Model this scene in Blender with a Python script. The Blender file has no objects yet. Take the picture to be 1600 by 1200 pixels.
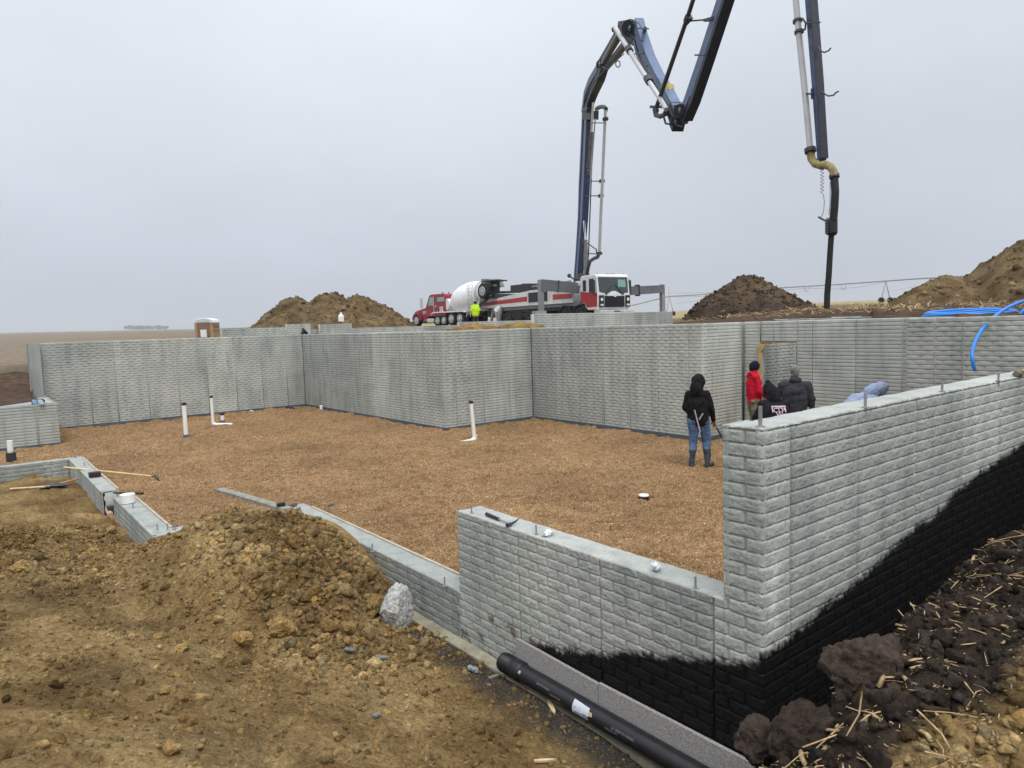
import bpy, bmesh, math, random
import numpy as np
from mathutils import Vector, Matrix, noise as mnoise
S = bpy.context.scene
C = S.collection
random.seed(7)
rng = np.random.RandomState(11)
# ------------------------------------------------------------------ camera
EYE = np.array([-3.4025, -2.1355, 2.75])
F = 1098.9
R = np.array([[0.78392878, 0.07570128, -0.61621829],
              [-0.62006718, 0.04561414, -0.78322158],
              [-0.03118261, 0.99608668, 0.08269811]])
def nrm(v): v = np.array(v, float); return v / np.linalg.norm(v)
R[:, 0] = nrm(R[:, 0]); R[:, 1] = nrm(R[:, 1] - R[:, 0] * (R[:, 0] @ R[:, 1])); R[:, 2] = np.cross(R[:, 0], R[:, 1])
cd = bpy.data.cameras.new("camera")
cam = bpy.data.objects.new("camera", cd); C.objects.link(cam); S.camera = cam
M4 = Matrix([[*R[0], EYE[0]], [*R[1], EYE[1]], [*R[2], EYE[2]], [0, 0, 0, 1]])
cam.matrix_world = M4
cd.sensor_width = 36; cd.lens = 36 * F / 1600; cd.clip_start = .05; cd.clip_end = 20000
# ------------------------------------------------------------------ sky and light
SUN_EL, SUN_ROT = math.radians(55), math.radians(200)
w = bpy.data.worlds.new("World"); S.world = w; w.use_nodes = True
nt = w.node_tree; nt.nodes.clear()
out = nt.nodes.new('ShaderNodeOutputWorld'); bg = nt.nodes.new('ShaderNodeBackground')
sky = nt.nodes.new('ShaderNodeTexSky'); sky.sky_type = 'NISHITA'; sky.sun_disc = False
sky.sun_elevation = SUN_EL; sky.sun_rotation = SUN_ROT; sky.dust_density = 6; sky.air_density = 1.0
scl = nt.nodes.new('ShaderNodeVectorMath'); scl.operation = 'SCALE'; scl.inputs['Scale'].default_value = .10
tc = nt.nodes.new('ShaderNodeTexCoord'); sep = nt.nodes.new('ShaderNodeSeparateXYZ')
ramp = nt.nodes.new('ShaderNodeValToRGB')
e = ramp.color_ramp.elements
e[0].position = 0.0; e[0].color = (.60, .65, .73, 1)
e[1].position = 1.0; e[1].color = (1.9, 1.98, 2.06, 1)
for p, c in ((.06, (.60, .65, .74, 1)), (.2, (.68, .73, .81, 1)), (.36, (.81, .87, .95, 1)), (.5, (.90, .96, 1.04, 1)), (.7, (1.3, 1.37, 1.44, 1))):
    el = ramp.color_ramp.elements.new(p); el.color = c
nz = nt.nodes.new('ShaderNodeTexNoise'); nz.inputs['Scale'].default_value = 1.6; nz.inputs['Detail'].default_value = 4
mp = nt.nodes.new('ShaderNodeMapping'); mp.inputs['Scale'].default_value = (1, 1, 2.2)
mr = nt.nodes.new('ShaderNodeMapRange'); mr.inputs['From Min'].default_value = .3; mr.inputs['From Max'].default_value = .7
mr.inputs['To Min'].default_value = .91; mr.inputs['To Max'].default_value = 1.07
mul = nt.nodes.new('ShaderNodeVectorMath'); mul.operation = 'SCALE'
mix = nt.nodes.new('ShaderNodeMix'); mix.data_type = 'RGBA'; mix.inputs['Factor'].default_value = .93
L = nt.links.new
L(tc.outputs['Generated'], sep.inputs[0]); L(sep.outputs['Z'], ramp.inputs['Fac'])
L(tc.outputs['Generated'], mp.inputs[0]); L(mp.outputs[0], nz.inputs['Vector']); L(nz.outputs['Fac'], mr.inputs['Value'])
L(ramp.outputs['Color'], mul.inputs[0]); L(mr.outputs[0], mul.inputs['Scale'])
L(sky.outputs[0], scl.inputs[0]); L(scl.outputs[0], mix.inputs[6]); L(mul.outputs[0], mix.inputs[7])
L(mix.outputs[2], bg.inputs['Color']); bg.inputs['Strength'].default_value = 1.0
L(bg.outputs[0], out.inputs['Surface'])
sl = bpy.data.lights.new("sun", 'SUN'); sl.energy = 1.7; sl.angle = math.radians(25); sl.color = (1, .97, .93)
so = bpy.data.objects.new("sun", sl); C.objects.link(so)
so.rotation_euler = (math.radians(35), 0, math.radians(-20))
S.view_settings.view_transform = 'Standard'; S.view_settings.look = 'None'
S.view_settings.exposure = 0; S.view_settings.gamma = 1
# ------------------------------------------------------------------ pixel rays (photograph pixels, 1600 x 1200) -> points in the place
def ray(x, y): return R @ np.array([x - 800., 600. - y, -F])
def at(x, y, D): return EYE + ray(x, y) * (D / F)
def on_z(x, y, z): r = ray(x, y); return EYE + r * ((z - EYE[2]) / r[2])
def on_u(x, y, u): r = ray(x, y); return EYE + r * ((u - EYE[0]) / r[0])
def on_v(x, y, v): r = ray(x, y); return EYE + r * ((v - EYE[1]) / r[1])
# ------------------------------------------------------------------ materials
MATS = {}
def mat(name, col, rough=.8, var=.12, scale=6., bump=0., bscale=60., metal=0., col2=None, spec=.4, detail=6, alpha=None):
    if name in MATS: return MATS[name]
    m = bpy.data.materials.new(name); m.use_nodes = True; MATS[name] = m
    t = m.node_tree; b = t.nodes['Principled BSDF']
    b.inputs['Roughness'].default_value = rough; b.inputs['Metallic'].default_value = metal
    b.inputs['Specular IOR Level'].default_value = spec
    co = t.nodes.new('ShaderNodeTexCoord')
    n = t.nodes.new('ShaderNodeTexNoise'); n.inputs['Scale'].default_value = scale; n.inputs['Detail'].default_value = detail
    n.inputs['Roughness'].default_value = .62
    t.links.new(co.outputs['Object'], n.inputs['Vector'])
    r = t.nodes.new('ShaderNodeValToRGB'); t.links.new(n.outputs['Fac'], r.inputs['Fac'])
    c2 = col2 if col2 else tuple(min(1, c * (1 + var)) for c in col)
    c1 = col if col2 else tuple(c * (1 - var) for c in col)
    r.color_ramp.elements[0].position = .32; r.color_ramp.elements[0].color = (*c1, 1)
    r.color_ramp.elements[1].position = .68; r.color_ramp.elements[1].color = (*c2, 1)
    t.links.new(r.outputs['Color'], b.inputs['Base Color'])
    if bump:
        n2 = t.nodes.new('ShaderNodeTexNoise'); n2.inputs['Scale'].default_value = bscale; n2.inputs['Detail'].default_value = 6
        t.links.new(co.outputs['Object'], n2.inputs['Vector'])
        bp = t.nodes.new('ShaderNodeBump'); bp.inputs['Strength'].default_value = bump; bp.inputs['Distance'].default_value = .02
        t.links.new(n2.outputs['Fac'], bp.inputs['Height']); t.links.new(bp.outputs[0], b.inputs['Normal'])
    return m
def nd(t, kind, **kw):
    n = t.nodes.new(kind)
    for k, v in kw.items():
        if k in n.inputs: n.inputs[k].default_value = v
        else: setattr(n, k, v)
    return n
def ramp_of(t, src, stops):
    r = t.nodes.new('ShaderNodeValToRGB'); t.links.new(src, r.inputs['Fac'])
    cr = r.color_ramp
    cr.elements[0].position, cr.elements[0].color = stops[0][0], (*stops[0][1], 1)
    cr.elements[1].position, cr.elements[1].color = stops[-1][0], (*stops[-1][1], 1)
    for p, c in stops[1:-1]: cr.elements.new(p).color = (*c, 1)
    return r.outputs['Color']
def mixc(t, fac, a, b, mode='MIX'):
    m = t.nodes.new('ShaderNodeMix'); m.data_type = 'RGBA'; m.blend_type = mode
    if isinstance(fac, (int, float)): m.inputs[0].default_value = fac
    else: t.links.new(fac, m.inputs[0])
    for s, i in ((a, 6), (b, 7)):
        if isinstance(s, tuple): m.inputs[i].default_value = (*s, 1)
        else: t.links.new(s, m.inputs[i])
    return m.outputs[2]
def concrete():
    m = bpy.data.materials.new('cast_concrete'); m.use_nodes = True; t = m.node_tree; b = t.nodes['Principled BSDF']
    co = nd(t, 'ShaderNodeTexCoord').outputs['Object']; lk = t.links.new
    n1 = nd(t, 'ShaderNodeTexNoise', Scale=.9, Detail=5.0, Roughness=.6); lk(co, n1.inputs['Vector'])
    n2 = nd(t, 'ShaderNodeTexNoise', Scale=55., Detail=5.0, Roughness=.7); lk(co, n2.inputs['Vector'])
    mpn = nd(t, 'ShaderNodeMapping'); mpn.inputs['Scale'].default_value = (2.2, 2.2, .35); lk(co, mpn.inputs[0])
    n3 = nd(t, 'ShaderNodeTexNoise', Scale=2.4, Detail=4.0); lk(mpn.outputs[0], n3.inputs['Vector'])
    base = ramp_of(t, n1.outputs['Fac'], [(.3, (.385, .41, .38)), (.5, (.46, .48, .45)), (.72, (.525, .535, .505))])
    fine = ramp_of(t, n2.outputs['Fac'], [(.25, (.72, .72, .72)), (.75, (1.16, 1.16, 1.15))])
    c = mixc(t, 1.0, base, fine, 'MULTIPLY')
    stain = ramp_of(t, n3.outputs['Fac'], [(.3, (.80, .81, .82)), (.5, (1, 1, 1)), (.75, (1.1, 1.1, 1.08))])
    c = mixc(t, 1.0, c, stain, 'MULTIPLY')
    to_ = nd(t, 'ShaderNodeAttribute'); to_.attribute_name = 'tone'; tm = ramp_of(t, to_.outputs['Fac'], [(0, (.70, .715, .73)), (.4, (.90, .90, .905)), (1, (1.12, 1.12, 1.10))]); c = mixc(t, 1.0, c, tm, 'MULTIPLY')
    ac = nd(t, 'ShaderNodeAttribute'); ac.attribute_name = 'pale'
    c = mixc(t, ac.outputs['Fac'], c, (.66, .67, .655))
    at_ = nd(t, 'ShaderNodeAttribute'); at_.attribute_name = 'coat'
    coatc = ramp_of(t, n2.outputs['Fac'], [(.3, (.0035, .0035, .004)), (.8, (.011, .011, .013))])
    c = mixc(t, at_.outputs['Fac'], c, coatc)
    mu_ = nd(t, 'ShaderNodeAttribute'); mu_.attribute_name = 'mud'; c = mixc(t, mu_.outputs['Fac'], c, (.13, .095, .06))
    lk(c, b.inputs['Base Color'])
    rr = nd(t, 'ShaderNodeMapRange'); lk(at_.outputs['Fac'], rr.inputs['Value']); rr.inputs['To Min'].default_value = .9; rr.inputs['To Max'].default_value = .6
    lk(rr.outputs[0], b.inputs['Roughness']); sp_ = nd(t, 'ShaderNodeMapRange'); lk(at_.outputs['Fac'], sp_.inputs['Value']); sp_.inputs['To Min'].default_value = .2; sp_.inputs['To Max'].default_value = .17; lk(sp_.outputs[0], b.inputs['Specular IOR Level'])
    bp = nd(t, 'ShaderNodeBump', Strength=.5, Distance=.006); lk(n2.outputs['Fac'], bp.inputs['Height'])
    mr_ = nd(t, 'ShaderNodeMapping'); mr_.inputs['Scale'].default_value = (1, 1, 2.6); lk(co, mr_.inputs[0])
    n4 = nd(t, 'ShaderNodeTexNoise', Scale=60., Detail=4.0, Roughness=.6, Distortion=.8); lk(mr_.outputs[0], n4.inputs['Vector'])
    ra = nd(t, 'ShaderNodeAttribute'); ra.attribute_name = 'rock'
    b2 = nd(t, 'ShaderNodeBump', Distance=.010); lk(n4.outputs['Fac'], b2.inputs['Height']); lk(ra.outputs['Fac'], b2.inputs['Strength']); lk(bp.outputs[0], b2.inputs['Normal']); lk(b2.outputs[0], b.inputs['Normal'])
    MATS['cast_concrete'] = m; return m
def soil():
    m = bpy.data.materials.new('excavated_soil'); m.use_nodes = True; t = m.node_tree; b = t.nodes['Principled BSDF']
    co = nd(t, 'ShaderNodeTexCoord').outputs['Object']; lk = t.links.new
    n1 = nd(t, 'ShaderNodeTexNoise', Scale=1.1, Detail=6.0, Roughness=.65); lk(co, n1.inputs['Vector'])
    n2 = nd(t, 'ShaderNodeTexNoise', Scale=26., Detail=8.0, Roughness=.75); lk(co, n2.inputs['Vector'])
    vo = nd(t, 'ShaderNodeTexVoronoi', Scale=48.); lk(co, vo.inputs['Vector'])
    n0 = None
    clay = ramp_of(t, n1.outputs['Fac'], [(.30, (.145, .088, .037)), (.48, (.30, .202, .091)), (.66, (.52, .37, .18))])
    fine = ramp_of(t, n2.outputs['Fac'], [(.28, (.42, .40, .38)), (.5, (.95, .95, .93)), (.78, (1.75, 1.7, 1.6))])
    c = mixc(t, 1.0, clay, fine, 'MULTIPLY')
    pt = nd(t, 'ShaderNodeAttribute'); pt.attribute_name = 'peat'
    pc = mixc(t, 1.0, ramp_of(t, n1.outputs['Fac'], [(.3, (.036, .028, .023)), (.7, (.095, .073, .060))]), fine, 'MULTIPLY')
    c = mixc(t, pt.outputs['Fac'], c, pc)
    gr = nd(t, 'ShaderNodeAttribute'); gr.attribute_name = 'grit'
    gc = ramp_of(t, vo.outputs['Distance'], [(.05, (.20, .195, .18)), (.5, (.06, .055, .05))])
    c = mixc(t, gr.outputs['Fac'], c, gc)
    tn = nd(t, 'ShaderNodeAttribute'); tn.attribute_name = 'tint'
    c = mixc(t, 1.0, c, tn.outputs['Color'], 'MULTIPLY')
    lk(c, b.inputs['Base Color']); b.inputs['Roughness'].default_value = .95; b.inputs['Specular IOR Level'].default_value = .06
    ad = nd(t, 'ShaderNodeMath', operation='ADD'); lk(n2.outputs['Fac'], ad.inputs[0])
    ms = nd(t, 'ShaderNodeMath', operation='MULTIPLY'); lk(vo.outputs['Distance'], ms.inputs[0]); ms.inputs[1].default_value = -.6; lk(ms.outputs[0], ad.inputs[1])
    bp = nd(t, 'ShaderNodeBump', Strength=1.0, Distance=.05); lk(ad.outputs[0], bp.inputs['Height']); lk(bp.outputs[0], b.inputs['Normal'])
    n5 = nd(t, 'ShaderNodeTexNoise', Scale=120., Detail=4.0, Roughness=.7); lk(co, n5.inputs['Vector']); b5 = nd(t, 'ShaderNodeBump', Strength=.8, Distance=.012); lk(n5.outputs['Fac'], b5.inputs['Height']); lk(bp.outputs[0], b5.inputs['Normal']); lk(b5.outputs[0], b.inputs['Normal'])
    MATS['excavated_soil'] = m; return m
def gravel():
    m = bpy.data.materials.new('pea_gravel'); m.use_nodes = True; t = m.node_tree; b = t.nodes['Principled BSDF']
    co = nd(t, 'ShaderNodeTexCoord').outputs['Object']; lk = t.links.new
    vo = nd(t, 'ShaderNodeTexVoronoi', Scale=78.); lk(co, vo.inputs['Vector'])
    sx = nd(t, 'ShaderNodeSeparateColor'); lk(vo.outputs['Color'], sx.inputs[0])
    c = ramp_of(t, sx.outputs[0], [(0, (.13, .074, .034)), (.3, (.232, .142, .070)), (.7, (.33, .210, .110)), (.95, (.395, .27, .152)), (1, (.56, .46, .34))])
    n1 = nd(t, 'ShaderNodeTexNoise', Scale=.55, Detail=5.0); lk(co, n1.inputs['Vector'])
    c = mixc(t, 1.0, c, ramp_of(t, n1.outputs['Fac'], [(.3, (.78, .76, .74)), (.7, (1.15, 1.13, 1.1))]), 'MULTIPLY')
    n2 = nd(t, 'ShaderNodeTexNoise', Scale=9., Detail=6.0, Roughness=.7); lk(co, n2.inputs['Vector'])
    c = mixc(t, 1.0, c, ramp_of(t, n2.outputs['Fac'], [(.3, (.72, .70, .68)), (.7, (1.2, 1.2, 1.2))]), 'MULTIPLY')
    lk(c, b.inputs['Base Color']); b.inputs['Roughness'].default_value = .85; b.inputs['Specular IOR Level'].default_value = .1
    bp = nd(t, 'ShaderNodeBump', Strength=.9, Distance=.012); bp.invert = True; lk(vo.outputs['Distance'], bp.inputs['Height']); lk(bp.outputs[0], b.inputs['Normal'])
    MATS['pea_gravel'] = m; return m
def field():
    m = bpy.data.materials.new('field_ground'); m.use_nodes = True; t = m.node_tree; b = t.nodes['Principled BSDF']
    co = nd(t, 'ShaderNodeTexCoord').outputs['Object']; lk = t.links.new
    n1 = nd(t, 'ShaderNodeTexNoise', Scale=.012, Detail=4.0); lk(co, n1.inputs['Vector'])
    n2 = nd(t, 'ShaderNodeTexNoise', Scale=3.2, Detail=8.0, Roughness=.75); lk(co, n2.inputs['Vector'])
    c = ramp_of(t, n1.outputs['Fac'], [(.3, (.15, .122, .092)), (.5, (.215, .175, .132)), (.7, (.18, .152, .12))])
    fine = ramp_of(t, n2.outputs['Fac'], [(.3, (.4, .36, .34)), (.5, (.95, .95, .95)), (.7, (1.8, 1.7, 1.5))])
    c = mixc(t, 1.0, c, fine, 'MULTIPLY')
    pt = nd(t, 'ShaderNodeAttribute'); pt.attribute_name = 'peat'
    c = mixc(t, pt.outputs['Fac'], c, mixc(t, 1.0, (.085, .055, .036), fine, 'MULTIPLY'))
    st = nd(t, 'ShaderNodeAttribute'); st.attribute_name = 'stubble'
    c = mixc(t, st.outputs['Fac'], c, mixc(t, 1.0, (.33, .27, .15), fine, 'MULTIPLY'))
    lk(c, b.inputs['Base Color']); b.inputs['Roughness'].default_value = .95; b.inputs['Specular IOR Level'].default_value = .1
    bp = nd(t, 'ShaderNodeBump', Strength=.8, Distance=.15); lk(n2.outputs['Fac'], bp.inputs['Height']); lk(bp.outputs[0], b.inputs['Normal'])
    return m
CONC = concrete(); SOIL = soil(); GRAV = gravel(); FIELD = field()
STEEL = mat('grey_steel', (.30, .31, .32), .45, .2, 8, metal=.3)
DARKST = mat('dark_steel', (.035, .037, .042), .5, .3, 10, spec=.4)
GREYP = mat('grey_paint', (.20, .21, .22), .5, .15, 4)
BLUEP = mat('boom_blue', (.035, .06, .135), .38, .25, 3, spec=.5)
BLUEL = mat('boom_blue_faded', (.10, .15, .27), .45, .25, 3, spec=.5)
WHITEP = mat('white_paint', (.74, .75, .75), .35, .07, 3, spec=.5)
REDP = mat('red_paint', (.42, .03, .035), .35, .15, 3, spec=.5)
REDC = mat('maroon_paint', (.26, .015, .03), .3, .15, 3, spec=.6)
RUBBER = mat('tyre_rubber', (.022, .022, .024), .85, .3, 14, bump=.2)
GLASS = mat('vehicle_glass', (.03, .045, .05), .08, .2, 3, spec=.8)
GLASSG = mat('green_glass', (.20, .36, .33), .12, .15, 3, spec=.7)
CHROME = mat('polished_metal', (.62, .63, .64), .35, .06, 5, metal=.25)
PIPEW = mat('pipe_light_grey', (.52, .53, .54), .45, .12, 4)
PVC = mat('white_pvc', (.80, .79, .76), .35, .06, 9, spec=.5)
BLK = mat('black_plastic', (.014, .014, .016), .42, .3, 14, spec=.45)
HOSE = mat('black_hose', (.018, .018, .02), .7, .3, 20, bump=.15)
YELB = mat('worn_yellow_elbow', (.12, .10, .05), .6, .5, 7, col2=(.42, .33, .12))
WOOD = mat('weathered_wood', (.16, .15, .12), .85, .3, 9, col2=(.33, .31, .26), bump=.2)
PINE = mat('pine_board', (.42, .27, .11), .75, .2, 6, col2=(.62, .44, .2), bump=.1)
PALEW = mat('pale_handle_wood', (.62, .46, .27), .7, .2, 8)
STRAW = mat('corn_straw', (.20, .13, .06), .85, .2, 30, col2=(.62, .45, .24))
BLUEPIPE = mat('blue_water_pipe', (.02, .20, .62), .35, .1, 4, spec=.5)
# ------------------------------------------------------------------ noise (numpy)
def _h(i, j, s):
    n = (i.astype(np.int64) * 374761393 + j.astype(np.int64) * 668265263 + s * 974634777) & 0xffffffff
    n = ((n ^ (n >> 13)) * 1274126177) & 0xffffffff
    return ((n ^ (n >> 16)) & 0xffff) / 65535.0
def vn(x, y, s=0):
    i = np.floor(x); j = np.floor(y); fx = x - i; fy = y - j
    fx = fx * fx * (3 - 2 * fx); fy = fy * fy * (3 - 2 * fy)
    a = _h(i, j, s); b = _h(i + 1, j, s); c = _h(i, j + 1, s); d = _h(i + 1, j + 1, s)
    return (a * (1 - fx) + b * fx) * (1 - fy) + (c * (1 - fx) + d * fx) * fy
def fbm(x, y, o=4, s=0, g=.5):
    t = 0; a = 1; m = 0
    for k in range(o):
        t = t + a * vn(x * 2 ** k + 17.3 * k, y * 2 ** k - 9.1 * k, s + k); m += a; a *= g
    return t / m - .5
def lumps(x, y, s=0):     # rounded clod bumps, 0..1
    i = np.floor(x); j = np.floor(y); best = np.full(np.shape(x), 9.)
    for a in (-1, 0, 1):
        for b in (-1, 0, 1):
            px = i + a + _h(i + a, j + b, s); py = j + b + _h(i + a, j + b, s + 5)
            rr = .45 + .75 * _h(i + a, j + b, s + 9)
            best = np.minimum(best, ((px - x) ** 2 + (py - y) ** 2) / rr ** 2)
    return np.sqrt(np.clip(1 - best, 0, 1))
# ------------------------------------------------------------------ object helpers
def tag(o, label=None, cat=None, group=None, kind=None):
    if label: o['label'] = label
    if cat: o['category'] = cat
    if group: o['group'] = group
    if kind: o['kind'] = kind
    return o
def thing(name, label, cat, loc=(0, 0, 0), rz=0., group=None):
    o = bpy.data.objects.new(name, None); C.objects.link(o); o.empty_display_size = .2
    o.location = loc; o.rotation_euler = (0, 0, rz)
    return tag(o, label, cat, group)
def wmat(o):
    m = Matrix.Translation(o.location) @ o.rotation_euler.to_matrix().to_4x4()
    return wmat(o.parent) @ m if o.parent else m
def link_mesh(name, me, m, parent=None, local=False, smooth=False):
    if m: me.materials.append(m)
    if smooth: me.polygons.foreach_set('use_smooth', [True] * len(me.polygons))
    o = bpy.data.objects.new(name, me); C.objects.link(o)
    if parent:
        if not local: me.transform(wmat(parent).inverted())
        o.parent = parent
    return o
class MB:
    def __init__(s): s.v = []; s.f = []
    def add(s, vs, fs):
        k = len(s.v); s.v += [tuple(map(float, p)) for p in vs]; s.f += [tuple(i + k for i in f) for f in fs]; return s
    def box(s, x0, x1, y0, y1, z0, z1):
        return s.add([(x0, y0, z0), (x1, y0, z0), (x1, y1, z0), (x0, y1, z0), (x0, y0, z1), (x1, y0, z1), (x1, y1, z1), (x0, y1, z1)],
                     [(0, 3, 2, 1), (4, 5, 6, 7), (0, 1, 5, 4), (1, 2, 6, 5), (2, 3, 7, 6), (3, 0, 4, 7)])
    def beam(s, p0, p1, w, h, side=None, w1=None, h1=None):
        # w: across (along side vector), h: the third direction
        p0 = np.array(p0, float); p1 = np.array(p1, float); d = nrm(p1 - p0)
        sd = np.array(side if side is not None else ((0, 0, 1) if abs(d[2]) < .9 else (1, 0, 0)), float)
        if side is None: sd = np.cross(d, sd)
        sd = nrm(sd - d * (sd @ d)); th = np.cross(d, sd)
        w1 = w if w1 is None else w1; h1 = h if h1 is None else h1
        vs = []
        for p, a, b in ((p0, w, h), (p1, w1, h1)):
            for i, j in ((-1, -1), (1, -1), (1, 1), (-1, 1)): vs.append(p + sd * i * a / 2 + th * j * b / 2)
        return s.add(vs, [(0, 3, 2, 1), (4, 5, 6, 7), (0, 1, 5, 4), (1, 2, 6, 5), (2, 3, 7, 6), (3, 0, 4, 7)])
    def tube(s, pts, r, n=10, cap=True):
        pts = [np.array(p, float) for p in pts]; rs = r if isinstance(r, (list, tuple)) else [r] * len(pts)
        vs = []; fs = []; prev = None
        for i, p in enumerate(pts):
            d = pts[min(i + 1, len(pts) - 1)] - pts[max(i - 1, 0)]; d = d / (np.linalg.norm(d) + 1e-12)
            if prev is None: a = np.cross(d, (0, 0, 1) if abs(d[2]) < .9 else (1, 0, 0))
            else: a = prev - d * (prev @ d)
            a = nrm(a); prev = a; b = np.cross(d, a)
            for k in range(n):
                t = 2 * math.pi * k / n; vs.append(p + (a * math.cos(t) + b * math.sin(t)) * rs[i])
        for i in range(len(pts) - 1):
            for k in range(n):
                k2 = (k + 1) % n; fs.append((i * n + k, i * n + k2, (i + 1) * n + k2, (i + 1) * n + k))
        if cap: fs += [tuple(range(n - 1, -1, -1)), tuple(range((len(pts) - 1) * n, len(pts) * n))]
        return s.add(vs, fs)
    def cyl(s, p0, p1, r, n=16, r1=None): return s.tube([p0, p1], [r, r if r1 is None else r1], n)
    def ell(s, c, rx, ry, rz, n=12, m=8, M=None):
        vs = []; fs = []; c = np.array(c, float)
        for i in range(m + 1):
            for k in range(n):
                a = math.pi * i / m; t = 2 * math.pi * k / n
                p = np.array([rx * math.sin(a) * math.cos(t), ry * math.sin(a) * math.sin(t), rz * math.cos(a)])
                if M is not None: p = M @ p
                vs.append(c + p)
        for i in range(m):
            for k in range(n): fs.append((i * n + k, (i + 1) * n + k, (i + 1) * n + (k + 1) % n, i * n + (k + 1) % n))
        return s.add(vs, fs)
    def cap(s, p0, p1, r0, r1, n=12):   # capsule with two radii
        p0 = np.array(p0, float); p1 = np.array(p1, float); d = p1 - p0; L_ = np.linalg.norm(d) + 1e-9; d = d / L_
        pts = []; rs = []
        for a in (-90, -60, -30): t = math.radians(a); pts.append(p0 + d * r0 * math.sin(t)); rs.append(max(r0 * math.cos(t), .001))
        for a in (0, 30, 60, 90): t = math.radians(a); pts.append(p1 + d * r1 * math.sin(t)); rs.append(max(r1 * math.cos(t), .001))
        pts.insert(3, p0); rs.insert(3, r0)
        return s.tube(pts, rs, n)
    def prism(s, poly, f, t0, t1):    # poly: list of 2-D points, f(a, b, t) -> 3-D
        n = len(poly); vs = [f(a, b, t0) for a, b in poly] + [f(a, b, t1) for a, b in poly]
        fs = [tuple(range(n - 1, -1, -1)), tuple(range(n, 2 * n))] + [(i, (i + 1) % n, n + (i + 1) % n, n + i) for i in range(n)]
        return s.add(vs, fs)
    def build(s, name, m, parent=None, local=False, smooth=False, bevel=0):
        me = bpy.data.meshes.new(name); me.from_pydata(s.v, [], s.f)
        bm = bmesh.new(); bm.from_mesh(me); bmesh.ops.recalc_face_normals(bm, faces=bm.faces); bm.to_mesh(me); bm.free()
        o = link_mesh(name, me, m, parent, local, smooth)
        if bevel:
            b = o.modifiers.new('bevel', 'BEVEL'); b.width = bevel; b.segments = 2; b.limit_method = 'ANGLE'
        return o
def grid_mesh(name, P, attrs=None, mask=None, smooth=True, m=None, parent=None):
    """P: (a, b, 3) array of points"""
    a, b = P.shape[:2]; idx = np.arange(a * b).reshape(a, b)
    q = np.stack([idx[:-1, :-1], idx[1:, :-1], idx[1:, 1:], idx[:-1, 1:]], -1).reshape(-1, 4)
    if mask is not None: q = q[mask.reshape(-1)]
    return raw_mesh(name, P.reshape(-1, 3), q, attrs, smooth, m, parent)
def raw_mesh(name, V, Q, attrs=None, smooth=False, m=None, parent=None):
    used = np.zeros(len(V), bool); used[Q.reshape(-1)] = True
    mp_ = np.cumsum(used) - 1; V = V[used]; Q = mp_[Q]; k = Q.shape[1]
    me = bpy.data.meshes.new(name); me.vertices.add(len(V)); me.loops.add(Q.size); me.polygons.add(len(Q))
    me.vertices.foreach_set('co', V.astype(np.float32).ravel())
    me.loops.foreach_set('vertex_index', Q.astype(np.int32).ravel())
    me.polygons.foreach_set('loop_start', np.arange(0, Q.size, k, dtype=np.int32))
    me.polygons.foreach_set('loop_total', np.full(len(Q), k, np.int32))
    me.update(calc_edges=True)
    for n_, arr in (attrs or {}).items():
        arr = np.asarray(arr)
        if arr.ndim == 1 or (arr.ndim == 2 and arr.shape[1] != 3):
            arr = arr.reshape(-1)[used]
            at_ = me.attributes.new(n_, 'FLOAT', 'POINT'); at_.data.foreach_set('value', arr.astype(np.float32))
        else:
            arr = arr.reshape(-1, 3)[used]; arr = np.concatenate([arr, np.ones((len(arr), 1))], 1)
            at_ = me.attributes.new(n_, 'FLOAT_COLOR', 'POINT'); at_.data.foreach_set('color', arr.astype(np.float32).ravel())
    return link_mesh(name, me, m, parent, False, smooth)
def text_mesh(body, size, thick=.001):
    cu = bpy.data.curves.new('lettering', 'FONT'); cu.body = body; cu.size = size; cu.extrude = thick; cu.align_x = 'CENTER'; cu.align_y = 'CENTER'
    o = bpy.data.objects.new('tmp', cu); C.objects.link(o)
    dg = bpy.context.evaluated_depsgraph_get(); me = bpy.data.meshes.new_from_object(o.evaluated_get(dg))
    bpy.data.objects.remove(o); return me
def frame_mat(o, x, y):
    x = nrm(x); y = np.array(y, float); y = nrm(y - x * (x @ y)); z = np.cross(x, y)
    return Matrix([[x[0], y[0], z[0], o[0]], [x[1], y[1], z[1], o[1]], [x[2], y[2], z[2], o[2]], [0, 0, 0, 1]])
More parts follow.
